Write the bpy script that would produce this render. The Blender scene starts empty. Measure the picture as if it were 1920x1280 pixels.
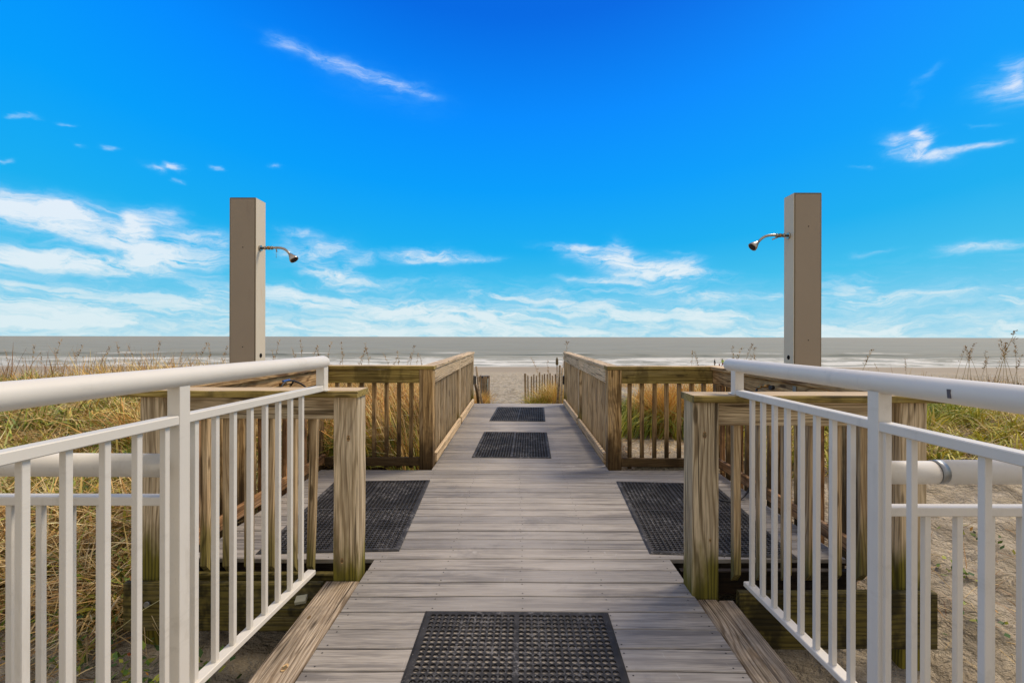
import bpy, bmesh, math, random
import numpy as np
from mathutils import Vector, Matrix
random.seed(7); RNG = np.random.default_rng(11)
SC = bpy.context.scene
COL = SC.collection
R = math.radians

# ------------------------------------------------------------------ camera
EYE = 1.38
cam_d = bpy.data.cameras.new('camera'); cam = bpy.data.objects.new('camera', cam_d); COL.objects.link(cam)
cam.location = (0, 0, EYE); cam.rotation_euler = (R(90), R(-0.11), 0)
cam_d.sensor_width = 36; cam_d.lens = 36 * 870 / 1920
cam_d.shift_x = -10 / 1920; cam_d.shift_y = -8.5 / 1920
cam_d.clip_start = 0.05; cam_d.clip_end = 60000
SC.camera = cam

# ------------------------------------------------------------------ node helper
class NT:
    def __init__(s, tree): s.t = tree; s.n = tree.nodes; s.l = tree.links
    def put(s, sock, v):
        if v is None: return
        if isinstance(v, bpy.types.NodeSocket): s.l.new(v, sock)
        else:
            if hasattr(sock.default_value, '__len__') and not hasattr(v, '__len__'): v = (v, v, v)
            if hasattr(sock.default_value, '__len__') and len(sock.default_value) == 4 and len(v) == 3: v = (*v, 1)
            sock.default_value = v
    def math(s, op, a, b=None, c=None, clamp=False):
        n = s.n.new('ShaderNodeMath'); n.operation = op; n.use_clamp = clamp
        for i, v in enumerate((a, b, c)): s.put(n.inputs[i], v)
        return n.outputs[0]
    def vmath(s, op, a, b=None):
        n = s.n.new('ShaderNodeVectorMath'); n.operation = op
        s.put(n.inputs[0], a); s.put(n.inputs[1], b)
        return n.outputs['Value'] if op in ('LENGTH', 'DOT_PRODUCT') else n.outputs[0]
    def sep(s, v):
        n = s.n.new('ShaderNodeSeparateXYZ'); s.put(n.inputs[0], v); return n.outputs
    def comb(s, x=0, y=0, z=0):
        n = s.n.new('ShaderNodeCombineXYZ')
        for i, v in enumerate((x, y, z)): s.put(n.inputs[i], v)
        return n.outputs[0]
    def noise(s, v, scale=1, detail=3, rough=0.5, dist=0, col=False):
        n = s.n.new('ShaderNodeTexNoise'); s.put(n.inputs['Vector'], v)
        n.inputs['Scale'].default_value = scale; n.inputs['Detail'].default_value = detail
        n.inputs['Roughness'].default_value = rough; n.inputs['Distortion'].default_value = dist
        return n.outputs['Color' if col else 'Fac']
    def voro(s, v, scale=1, feature='F1'):
        n = s.n.new('ShaderNodeTexVoronoi'); n.feature = feature; s.put(n.inputs['Vector'], v); n.inputs['Scale'].default_value = scale
        return n.outputs['Distance']
    def rng(s, v, a, b, c=0, d=1, smooth=False):
        n = s.n.new('ShaderNodeMapRange'); n.interpolation_type = 'SMOOTHSTEP' if smooth else 'LINEAR'
        for i, x in enumerate((v, a, b, c, d)): s.put(n.inputs[i], x)
        return n.outputs[0]
    def mix(s, f, a, b, mode='MIX'):
        n = s.n.new('ShaderNodeMix'); n.data_type = 'RGBA'; n.blend_type = mode
        s.put(n.inputs[0], f); s.put(n.inputs[6], a); s.put(n.inputs[7], b); return n.outputs[2]
    def ramp(s, f, stops):
        n = s.n.new('ShaderNodeValToRGB'); s.put(n.inputs[0], f); e = n.color_ramp.elements
        e[0].position, e[0].color = stops[0][0], (*stops[0][1], 1); e[1].position, e[1].color = stops[-1][0], (*stops[-1][1], 1)
        for p, c in stops[1:-1]:
            x = e.new(p); x.color = (*c, 1)
        return n.outputs[0]
    def coord(s, k='Object'): return s.n.new('ShaderNodeTexCoord').outputs[k]
    def pos(s): return s.n.new('ShaderNodeNewGeometry').outputs['Position']
    def rnd(s): return s.n.new('ShaderNodeObjectInfo').outputs['Random']
    def bump(s, h, strength=0.3, dist=0.01):
        n = s.n.new('ShaderNodeBump'); s.put(n.inputs['Height'], h); n.inputs['Strength'].default_value = strength
        n.inputs['Distance'].default_value = dist; return n.outputs[0]

# ------------------------------------------------------------------ sky, sun, exposure
SUN_AZ, SUN_EL = 58, 49          # degrees clockwise from +Y (seaward), above horizon
world = bpy.data.worlds.new('World'); SC.world = world; world.use_nodes = True
wt = NT(world.node_tree); wt.n.clear()
def sky_nodes():
    w = wt
    d = w.coord('Generated'); X, Y, Z = w.sep(d)
    az = w.math('MULTIPLY', w.math('ARCTAN2', X, Y), 57.2958)
    el = w.math('MULTIPLY', w.math('ARCSINE', Z), 57.2958)
    az2 = w.math('MINIMUM', w.math('POWER', w.math('DIVIDE', az, 46), 2), 1)
    base = w.ramp(w.math('DIVIDE', w.math('MULTIPLY', el, w.math('SUBTRACT', 1.04, w.math('MULTIPLY', az2, .24))), 90, clamp=True), [
        (0.0, (.33, .66, .79)), (.03, (.17, .60, .81)), (.07, (.050, .52, .84)), (.12, (.008, .43, .88)), (.20, (0, .345, .97)),
        (.29, (0, .262, 1.0)), (.40, (0, .145, .78)), (.6, (.001, .105, .60)), (1, (.01, .10, .5))])
    # domain-warped coordinates for the clouds
    wv = w.noise(d, 5.0, 4, .55, col=True)
    wx, wy, wz = w.sep(wv)
    hv = w.noise(w.vmath('MULTIPLY', d, (22, 22, 50)), 1.0, 4, .55, col=True); hx, hy, hz = w.sep(hv)
    az = w.math('ADD', az, w.math('MULTIPLY', w.math('SUBTRACT', hx, .5), 3.4)); el0 = el
    el = w.math('ADD', el, w.math('MULTIPLY', w.math('SUBTRACT', hy, .5), 1.15))
    azw = w.math('ADD', az, w.math('MULTIPLY', w.math('SUBTRACT', wx, .5), 9))
    elw = w.math('ADD', el, w.math('MULTIPLY', w.math('SUBTRACT', wy, .5), 3.4))
    # fibre noise, stretched along the wind
    fib = w.noise(w.comb(w.math('MULTIPLY', azw, .10), w.math('ADD', w.math('MULTIPLY', elw, .62), w.math('MULTIPLY', azw, .05)), 3.3), 1.0, 6, .62, .45)
    fine = w.noise(w.comb(w.math('MULTIPLY', azw, .30), w.math('MULTIPLY', elw, 1.1), 9.1), 1.0, 6, .68, .5)
    def ang(px, py):
        a = math.atan((px - 970) / 870); return math.degrees(a), math.degrees(math.atan((631.5 - py) / 870 * math.cos(a)))
    total = None
    # x1, y1, x2, y2, half thickness, gain: the ridge of each cloud, turned into compass bearing and elevation
    clouds = [(505, 78, 560, 90, 9, .42), (560, 92, 750, 160, 8, .62), (640, 140, 810, 190, 22, .14), (750, 164, 815, 188, 5, .25),
              (-120, 375, 200, 420, 30, 1.15), (-60, 372, 130, 396, 16, .9), (110, 425, 260, 460, 24, .85), (230, 420, 330, 400, 15, .55), (248, 405, 262, 470, 18, 1.1), (262, 470, 340, 490, 20, .9), (300, 440, 420, 470, 22, .7),
              (-150, 478, 140, 488, 20, 1.2), (100, 492, 340, 500, 15, 1.15), (310, 478, 420, 500, 15, .6), (330, 430, 440, 450, 16, .45),
              (505, 432, 585, 438, 8, .65), (520, 470, 660, 470, 20, .8), (570, 505, 670, 522, 13, .9), (650, 500, 700, 480, 10, .5), (720, 478, 830, 476, 10, .55), (750, 486, 870, 486, 9, .75), (860, 489, 942, 485, 5, .65),
              (730, 522, 900, 528, 12, .28), (660, 512, 760, 540, 9, .3),
              (1020, 460, 1150, 470, 6, .55), (1080, 476, 1200, 490, 14, .85), (1145, 455, 1180, 480, 16, .55), (1150, 505, 1300, 510, 15, .98), (1260, 512, 1390, 520, 9, .65), (1200, 490, 1300, 498, 12, .75),
              (1060, 520, 1200, 530, 5, .5), (1250, 470, 1320, 480, 4, .25),
              (1655, 265, 1740, 262, 12, .70), (1690, 285, 1800, 286, 12, .90), (1725, 240, 1742, 270, 10, .7), (1790, 280, 1880, 264, 6, .55),
              (1845, 165, 1960, 170, 20, .75), (1890, 110, 1925, 150, 14, .55), (1710, 160, 1760, 120, 6, .16), (1700, 200, 1715, 150, 7, .10),
              (1770, 470, 1960, 452, 12, .7), (1590, 480, 1680, 468, 4, .32), (1600, 312, 1640, 314, 3, .3), (1820, 230, 1870, 230, 3, .22),
              (18, 219, 68, 222, 3, .6), (106, 234, 140, 238, 3, .65), (142, 273, 161, 276, 3, .6), (188, 276, 216, 278, 3.4, .6),
              (264, 310, 312, 324, 5, .9), (312, 312, 347, 321, 5, .95), (330, 342, 352, 344, 3, .5), (393, 315, 411, 317, 3.6, .65), (500, 311, 524, 314, 3.4, .45), (-20, 298, 10, 299, 3, .5),
              (0, 536, 60, 552, 6, .45), (100, 568, 190, 578, 8, .5), (0, 600, 130, 612, 9, .5), (360, 565, 410, 566, 6, .3), (500, 540, 590, 560, 9, .4), (500, 570, 620, 574, 6, .45),
              (700, 570, 900, 590, 20, .4), (930, 555, 1080, 540, 10, .4), (980, 575, 1130, 565, 9, .5), (1250, 552, 1400, 556, 12, .4), (640, 600, 760, 575, 18, .35), (1650, 560, 1850, 545, 10, .3)]
    for x1, y1, x2, y2, th, g in clouds:
        a1, e1 = ang(x1, y1); a2, e2 = ang(x2, y2); a0, e0 = (a1 + a2) / 2, (e1 + e2) / 2
        L = math.hypot(a2 - a1, e2 - e1); rot = math.atan2(e2 - e1, a2 - a1); c, s_ = math.cos(rot), math.sin(rot)
        rx = L * .62; ry = max(.12, th * .0659 * math.cos(R(a0)) ** 1.2 * 1.25)
        k = .10 if L < 4 else (.18 if th < 8 else .50)
        da = w.math('SUBTRACT', w.math('ADD', w.math('MULTIPLY', azw, k), w.math('MULTIPLY', az, 1 - k)), a0)
        de = w.math('SUBTRACT', w.math('ADD', w.math('MULTIPLY', elw, k), w.math('MULTIPLY', el, 1 - k)), e0)
        u = w.math('ADD', w.math('MULTIPLY', da, c / rx), w.math('MULTIPLY', de, s_ / rx))
        v = w.math('ADD', w.math('MULTIPLY', da, -s_ / ry), w.math('MULTIPLY', de, c / ry))
        r2 = w.math('ADD', w.math('POWER', w.math('ABSOLUTE', u), 3.0), w.math('MULTIPLY', v, v))
        m = w.math('MULTIPLY', w.math('EXPONENT', w.math('MULTIPLY', r2, -1.15)), g)
        total = m if total is None else w.math('ADD', total, m)
    tex = w.math('ADD', w.rng(fine, .30, .70, .22, 1.2), w.math('MULTIPLY', w.math('SUBTRACT', fib, .5), 1.1))
    body = w.math('MULTIPLY', total, tex)
    # low streaky veil near the horizon, all round
    low = w.math('MULTIPLY', w.rng(el, 9, 2.5, 0, 1, True), w.rng(fib, .46, .64, 0, .9, True))
    low2 = w.math('MULTIPLY', w.rng(el, 8.5, .3, 0, 1, True), w.rng(fine, .25, .7, .25, .8))
    # unseen cloud added overhead and behind the camera, to neutralise the light on the fronts
    fill_veil = w.noise(w.vmath('MULTIPLY', d, (2.0, 3.2, 2.6)), 1.3, 6, .6, .6)
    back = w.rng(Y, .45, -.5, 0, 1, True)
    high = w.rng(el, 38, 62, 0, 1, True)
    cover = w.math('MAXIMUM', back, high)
    field = w.math('MULTIPLY', w.rng(fill_veil, .26, .56, .25, 1.1, True), cover)
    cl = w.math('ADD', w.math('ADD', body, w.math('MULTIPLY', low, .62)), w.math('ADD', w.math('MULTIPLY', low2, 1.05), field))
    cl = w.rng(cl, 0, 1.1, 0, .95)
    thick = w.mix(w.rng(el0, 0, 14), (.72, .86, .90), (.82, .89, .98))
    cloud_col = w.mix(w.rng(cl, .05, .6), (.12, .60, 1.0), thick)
    cloud_col = w.mix(w.math('MAXIMUM', back, high), cloud_col, (.78, .70, .59))  # warm white given to the added cloud, to offset the blue skylight
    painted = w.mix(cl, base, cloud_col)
    sk = w.n.new('ShaderNodeTexSky'); sk.sky_type = 'NISHITA'; sk.sun_disc = False
    sk.sun_elevation = R(SUN_EL); sk.sun_rotation = R(SUN_AZ)
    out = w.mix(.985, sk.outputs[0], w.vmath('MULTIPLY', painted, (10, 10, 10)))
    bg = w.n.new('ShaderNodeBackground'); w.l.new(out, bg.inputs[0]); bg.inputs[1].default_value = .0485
    o = w.n.new('ShaderNodeOutputWorld'); w.l.new(bg.outputs[0], o.inputs[0])
sky_nodes()
sun_d = bpy.data.lights.new('sun', 'SUN'); sun = bpy.data.objects.new('sun', sun_d); COL.objects.link(sun)
sun_d.energy = 1.5; sun_d.angle = R(20); sun_d.color = (1.0, .86, .68)
sdir = Vector((math.sin(R(SUN_AZ)) * math.cos(R(SUN_EL)), math.cos(R(SUN_AZ)) * math.cos(R(SUN_EL)), math.sin(R(SUN_EL))))
sun.rotation_euler = (-sdir).to_track_quat('-Z', 'Y').to_euler()
sun.location = (5, -5, 12)
SC.view_settings.view_transform = 'Standard'; SC.view_settings.look = 'None'
SC.view_settings.exposure = 1.05; SC.view_settings.gamma = 1; SC.view_settings.use_curve_mapping = False

# ------------------------------------------------------------------ materials
def new_mat(name):
    m = bpy.data.materials.new(name); m.use_nodes = True; t = NT(m.node_tree)
    b = m.node_tree.nodes['Principled BSDF']; return m, t, b
def wood(name, light, mid, dark, moss=0.0, wet=0.0, grain=48, contrast=1.0, rot=0.0):
    m, t, b = new_mat(name)
    o = t.coord('Object'); r = t.rnd()
    off = t.comb(t.math('MULTIPLY', r, 37.0), t.math('MULTIPLY', r, 91.0), t.math('MULTIPLY', r, 53.0))
    p = t.vmath('ADD', o, off)
    q = t.vmath('MULTIPLY', p, (.95, 7.0, 7.0))
    n = t.noise(q, 1.0, 1.5, .4, .2)
    ppx, ppy, ppz = t.sep(p)
    ph = t.math('ADD', t.math('MULTIPLY', t.math('ADD', ppy, t.math('MULTIPLY', ppz, .8)), 46.0), t.math('ADD', t.math('MULTIPLY', n, grain * .19), t.math('MULTIPLY', t.noise(t.vmath('MULTIPLY', p, (3, 30, 30)), 1.0, 2, .5), .9)))
    ring = t.math('SINE', t.math('MULTIPLY', ph, 6.283))
    ring = t.rng(ring, -1, 1, 0, 1)
    ring = t.math('POWER', ring, 1.6)
    fibre = t.noise(t.vmath('MULTIPLY', p, (5, 190, 190)), 1.0, 3, .6)
    crack = t.rng(t.noise(t.vmath('MULTIPLY', p, (1.4, 55, 55)), 1.0, 2, .5), .62, .68)
    blot = t.noise(t.vmath('MULTIPLY', p, (2.5, 6, 6)), 1.0, 4, .6)
    vo = t.voro(t.vmath('MULTIPLY', p, (2.3, 9, 9)), 1.0)
    knot = t.rng(vo, .08, .15, 1, 0, True)
    vis = t.rng(t.noise(t.vmath('MULTIPLY', p, (1.5, 12, 12)), 1.0, 2, .5), .35, .65, .40, 1)
    c = t.mix(t.math('MULTIPLY', t.rng(ring, .1, .8, 0, .8), vis), light, mid)
    c = t.mix(t.math('MULTIPLY', t.rng(ring, .6, 1, 0, .65 * contrast), vis), c, dark)
    c = t.mix(t.rng(t.noise(t.vmath('MULTIPLY', p, (1.0, 4, 4)), 1.0, 5, .7), .50, .68, 0, .35), c, (.42, .37, .30))
    c = t.mix(t.rng(fibre, .40, .68, 0, .7 * contrast), c, dark)
    c = t.mix(t.rng(t.noise(t.vmath('MULTIPLY', p, (1.1, 26, 26)), 1.0, 3, .6), .50, .72, 0, .75), c, tuple(x * .8 for x in dark))
    c = t.mix(t.rng(blot, .45, .75, 0, .5), c, mid)
    c = t.mix(t.math('MULTIPLY', crack, .8), c, t.vmath('MULTIPLY', dark, (.35, .32, .3)) if False else tuple(x * .3 for x in dark))
    c = t.mix(t.math('MULTIPLY', knot, .75), c, tuple(x * .45 for x in dark))
    pos = t.pos(); z = t.sep(pos)[2]
    wn = t.noise(t.vmath('MULTIPLY', pos, (7, 7, 2.2)), 1.0, 4, .6)
    if moss:
        f = t.math('MULTIPLY', t.rng(t.math('ADD', z, t.math('MULTIPLY', wn, -.70)), -.30, .0, 1, 0, True), moss)
        c = t.mix(f, c, t.mix(ring, (.20, .17, .022), (.085, .075, .012)))
    if rot:
        f = t.math('MULTIPLY', t.rng(t.math('ADD', z, t.math('MULTIPLY', wn, -.9)), -.30, .05, 1, 0, True), rot)
        c = t.mix(f, c, (.045, .024, .009))
    if wet:
        f = t.math('MULTIPLY', t.rng(t.noise(t.vmath('MULTIPLY', pos, (5, 5, 3)), 1.0, 4, .65), .46, .60, 0, 1, True), wet)
        c = t.mix(f, c, tuple(x * .22 for x in dark))
    c = t.mix(1, c, t.mix(r, (.82, .82, .80), (1.12, 1.10, 1.06)), 'MULTIPLY')
    t.put(b.inputs['Base Color'], c)
    b.inputs['Roughness'].default_value = .78; b.inputs['Specular IOR Level'].default_value = .25
    h = t.math('ADD', t.math('MULTIPLY', ring, -.5), t.math('ADD', t.math('MULTIPLY', fibre, .6), t.math('MULTIPLY', crack, -1.2)))
    t.put(b.inputs['Normal'], t.bump(h, .55, .004))
    return m
W_GREY = wood('weathered_grey_wood', (0.819, 0.662, 0.437), (0.505, 0.382, 0.224), (0.176, 0.117, 0.056), moss=1.0)
W_BALM = wood('front_baluster_wood', (0.683, 0.510, 0.295), (0.450, 0.312, 0.164), (0.199, 0.123, 0.051), moss=.75)
W_BAL = wood('weathered_baluster_wood', (0.709, 0.551, 0.347), (0.499, 0.367, 0.210), (0.214, 0.143, 0.070), moss=.15)
W_PALE = wood('weathered_pale_wood', (0.823, 0.626, 0.395), (0.612, 0.450, 0.263), (0.302, 0.202, 0.100), grain=34, contrast=.8)
W_OLIVE = wood('mossy_olive_wood', (0.518, 0.384, 0.110), (0.335, 0.234, 0.055), (0.144, 0.095, 0.024), moss=.5, wet=.45, grain=26)
W_BROWN = wood('brown_stained_wood', (0.676, 0.453, 0.200), (0.426, 0.254, 0.094), (0.126, 0.067, 0.020), moss=.25, wet=.5, rot=.85)
W_GOLD = wood('rough_golden_wood', (0.710, 0.471, 0.218), (0.410, 0.229, 0.082), (0.105, 0.048, 0.017), grain=60, contrast=1.25, wet=.2)
W_WET = wood('wet_orange_wood', (.50, .27, .11), (.30, .145, .052), (.10, .045, .016), grain=40, wet=.6)
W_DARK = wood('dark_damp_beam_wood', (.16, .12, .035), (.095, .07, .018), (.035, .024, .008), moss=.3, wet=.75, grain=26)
W_BLACK = wood('shade_black_damp_wood', (.045, .028, .014), (.028, .017, .009), (.012, .008, .005), wet=.7)  # damp wood with the shade of the under-deck gaps in its colour
W_CURB = wood('rough_curb_wood', (.56, .455, .335), (.36, .26, .165), (.10, .066, .036), grain=62, contrast=1.1, moss=.0, wet=.25)
W_FENCE = wood('bleached_slat_wood', (0.529, 0.400, 0.252), (0.353, 0.247, 0.141), (0.130, 0.084, 0.040), wet=.3)

def deck_mat():
    m, t, b = new_mat('grey_composite_decking')
    o = t.coord('Object'); r = t.rnd(); off = t.comb(t.math('MULTIPLY', r, 37.0), t.math('MULTIPLY', r, 91.0), 0)
    p = t.vmath('ADD', o, off); pos = t.pos()
    st = t.noise(t.vmath('MULTIPLY', p, (1.6, 60, 10)), 1.0, 4, .62, .4)
    n2 = t.noise(t.vmath('MULTIPLY', p, (.8, 13, 3)), 1.0, 2, .4, .3)
    rg = t.rng(t.math('SINE', t.math('MULTIPLY', n2, 62)), -1, 1)
    fine = t.noise(t.vmath('MULTIPLY', p, (9, 320, 20)), 1.0, 2, .5)
    patch = t.noise(t.vmath('MULTIPLY', pos, (1.1, .8, 1)), 1.0, 4, .6)
    c = t.mix(t.rng(st, .3, .7), (.42, .38, .33), (.22, .20, .172))
    c = t.mix(t.math('MULTIPLY', rg, .30), c, (.52, .47, .395))
    c = t.mix(t.rng(fine, .45, .70, 0, .6), c, (.12, .11, .105))
    dk = t.noise(t.vmath('MULTIPLY', p, (1.2, 22, 4)), 1.0, 4, .65)
    c = t.mix(t.rng(dk, .50, .62, 0, .85), c, (.15, .137, .125))
    c = t.mix(t.rng(dk, .44, .34, 0, .4), c, (.48, .45, .41))
    c = t.mix(t.rng(patch, .38, .66, 0, .55), c, (.28, .262, .238))
    x, y, z = t.sep(pos)
    walk = t.math('MULTIPLY', t.rng(t.math('ABSOLUTE', t.math('ADD', x, -.05)), .75, .2, 0, 1, True), t.rng(t.noise(t.vmath('MULTIPLY', pos, (2, 3, 1)), 1, 3), .35, .65, .1, .6))
    c = t.mix(walk, c, (.46, .42, .37))
    spot = t.rng(t.voro(t.vmath('MULTIPLY', pos, (5, 5, 5)), 1.0), .05, .10, 1, 0)
    spot = t.math('MULTIPLY', spot, t.rng(t.noise(pos, 2.3, 2), .55, .6))
    c = t.mix(t.math('MULTIPLY', spot, .5), c, (.6, .57, .52))
    stain = t.math('MULTIPLY', t.rng(t.noise(t.vmath('MULTIPLY', pos, (1.7, 2.3, 1)), 1, 6, .7, .5), .56, .66), .38)
    c = t.mix(stain, c, (.14, .135, .13))
    scr = t.math('MULTIPLY', t.rng(t.noise(t.vmath('MULTIPLY', pos, (6, 1.2, 1)), 3, 5, .8, 1.5), .64, .70), .35)
    c = t.mix(scr, c, (.62, .60, .56))
    c = t.mix(1, c, t.mix(r, (.76, .765, .78), (1.17, 1.14, 1.09)), 'MULTIPLY')
    t.put(b.inputs['Base Color'], c); t.put(b.inputs['Roughness'], t.rng(patch, .3, .7, .6, .8))
    b.inputs['Specular IOR Level'].default_value = .2
    t.put(b.inputs['Normal'], t.bump(t.math('ADD', st, t.math('ADD', fine, t.math('MULTIPLY', rg, .4))), .35, .0022))
    return m
M_DECK = deck_mat()
def flat(name, col, rough=.5, spec=.5, metal=0, var=.08, scale=6, bump=0, dirt=None):
    m, t, b = new_mat(name)
    n = t.noise(t.pos(), scale, 4, .6)
    c = t.mix(t.rng(n, .3, .7), tuple(x * (1 - var) for x in col), tuple(min(1, x * (1 + var)) for x in col))
    if dirt:
        c = t.mix(t.rng(t.noise(t.vmath('MULTIPLY', t.pos(), (9, 9, 2)), 1.0, 5, .7), .58, .72, 0, .6), c, dirt)
    if name.endswith('powder_coat'):
        sc_ = t.rng(t.noise(t.vmath('MULTIPLY', t.pos(), (60, 60, 9)), 1.0, 4, .8), .70, .74, 0, .5); c = t.mix(sc_, c, (.30, .27, .23))
        gr = t.rng(t.noise(t.vmath('MULTIPLY', t.pos(), (14, 3, 14)), 1.0, 5, .75), .56, .74, 0, .35); c = t.mix(gr, c, (.46, .42, .34))
    t.put(b.inputs['Base Color'], c); b.inputs['Roughness'].default_value = rough
    b.inputs['Specular IOR Level'].default_value = spec; b.inputs['Metallic'].default_value = metal
    if bump: t.put(b.inputs['Normal'], t.bump(t.noise(t.pos(), scale * 12, 3), bump, .002))
    return m
M_WHITE = flat('cream_white_powder_coat', (.70, .655, .565), .5, .3, var=.035, scale=3, dirt=(.56, .51, .42))
M_WHITE2 = flat('soft_white_powder_coat', (.69, .65, .58), .5, .25, var=.035, scale=3, dirt=(.54, .52, .47))
M_CLAD_SHADE = flat('shaded_vinyl_cladding', (.33, .268, .195), .5, .2, var=.03, scale=2, dirt=(.25, .20, .15))  # column cladding, shade of the fronts painted into its tone
M_CLAD_LIT = flat('lit_vinyl_cladding', (.66, .57, .42), .5, .2, var=.03, scale=2, dirt=(.60, .42, .22))  # same cladding, brighter light on the walkway side put into its colour
M_RUST = flat('olive_rusty_edge', (.14, .10, .04), .7)
M_CHROME = flat('tarnished_chrome', (.42, .38, .32), .28, .5, 1, .25, 40)
M_BRASS = flat('old_brass', (.40, .24, .09), .4, .5, 1, .3, 60)
M_BLACK = flat('black_rubber_hose', (.018, .018, .02), .5)
M_DARKHOLE = flat('dark_hole', (.012, .010, .008), .9, .1)
M_BLUE = flat('blue_plastic', (.02, .12, .42), .4)
M_GALV = flat('galvanised_steel', (.34, .35, .35), .45, .5, 1, .2, 30)
M_SCREW = flat('dull_screw_head', (.035, .03, .028), .7, .2)
M_SCUFF = flat('dark_scuff', (.10, .09, .10), .8)
M_OFFCUT = flat('pale_offcut', (.50, .47, .32), .8)
M_PINK = flat('reddish_dirty_edge', (.42, .27, .22), .8, .2, var=.3, scale=30)

def mat_rubber():
    m, t, b = new_mat('black_perforated_rubber')
    p = t.pos()
    dust = t.math('MULTIPLY', t.rng(t.noise(p, 3.2, 3, .6), .43, .60, 0, 1, True), t.rng(t.noise(p, 42, 5, .8), .48, .62, 0, 1, True))
    speck = t.math('MULTIPLY', t.rng(t.noise(p, 90, 2, .6), .70, .74), t.rng(t.noise(p, 4, 2), .42, .6))
    c = t.mix(t.rng(t.noise(p, 9, 3), .3, .7), (.020, .019, .018), (.050, .047, .045))
    c = t.mix(t.math('MULTIPLY', dust, .42), c, (.36, .34, .32))
    c = t.mix(t.math('MULTIPLY', speck, .8), c, (.6, .58, .55))
    t.put(b.inputs['Base Color'], c); b.inputs['Roughness'].default_value = .7; b.inputs['Specular IOR Level'].default_value = .18
    t.put(b.inputs['Normal'], t.bump(t.noise(p, 240, 3), .2, .001))
    return m
M_RUBBER = mat_rubber()

def sand_mat():
    m, t, b = new_mat('beach_sand')
    p = t.pos(); x, y, z = t.sep(p)
    n1 = t.noise(p, .55, 4, .6); n2 = t.noise(p, 5, 5, .65); n3 = t.noise(p, 60, 3, .7)
    c = t.mix(t.rng(n1, .3, .7), (.55, .46, .325), (.65, .56, .41))
    c = t.mix(t.rng(n2, .42, .66, 0, .75), c, (.36, .29, .19))
    c = t.mix(t.rng(n3, .5, .8, 0, .5), c, (.25, .20, .14))
    shell = t.rng(t.voro(p, 22), .05, .075, 1, 0); c = t.mix(t.math('MULTIPLY', shell, t.rng(n2, .5, .55, 0, .7)), c, (.8, .76, .68))
    # dark brown ground under the dune grass
    soil = t.math('MULTIPLY', t.rng(z, -.42, -.1, 0, 1, True), t.rng(y, 1.5, 9, 1, .4))
    wet = t.rng(z, -2.95, -3.45, 0, 1, True)
    c = t.mix(wet, c, (.35, .28, .185))
    attr = t.n.new('ShaderNodeAttribute'); attr.attribute_name = 'litter'
    c = t.mix(t.math('MULTIPLY', attr.outputs['Fac'], t.rng(t.noise(p, 2.2, 4, .6), .30, .6, .25, .95)), c,
              t.mix(t.rng(t.noise(t.vmath('MULTIPLY', p, (30, 14, 14)), 1, 4, .7), .4, .6), (.13, .085, .03), (.035, .026, .010)))
    under_deck = t.math('MULTIPLY', t.rng(t.math('ABSOLUTE', x), 2.0, 1.5), t.math('MULTIPLY', t.rng(y, 5.3, 4.8), t.rng(y, .2, 1.6, .7, 1)))  # sand darker beneath the deck and bays
    c = t.mix(t.math('MULTIPLY', under_deck, .4), c, (.14, .11, .07))
    t.put(b.inputs['Base Color'], c); t.put(b.inputs['Roughness'], t.rng(wet, 0, 1, .95, .75)); b.inputs['Specular IOR Level'].default_value = .12
    foot = t.noise(t.vmath('MULTIPLY', p, (1, .7, 1)), 2.4, 4, .6, .4)
    c2 = t.mix(t.math('MULTIPLY', t.rng(foot, .49, .58, 0, .8), t.rng(wet, 0, 1, 1, 0)), c, (.33, .27, .185)); t.put(b.inputs['Base Color'], c2)  # shade of the footprint dimples mixed into the sand colour
    h = t.math('ADD', t.math('MULTIPLY', foot, 2.6), t.math('ADD', t.math('ADD', t.math('MULTIPLY', n2, 1.3), t.math('MULTIPLY', t.noise(t.vmath('MULTIPLY', p, (9, 17, 12)), 1, 4, .65), .9)), t.math('MULTIPLY', n3, .25)))
    h = t.math('MULTIPLY', h, t.rng(wet, 0, 1, 1, .05))
    t.put(b.inputs['Normal'], t.bump(h, 1.0, .10))
    return m
M_SAND = sand_mat()

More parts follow.
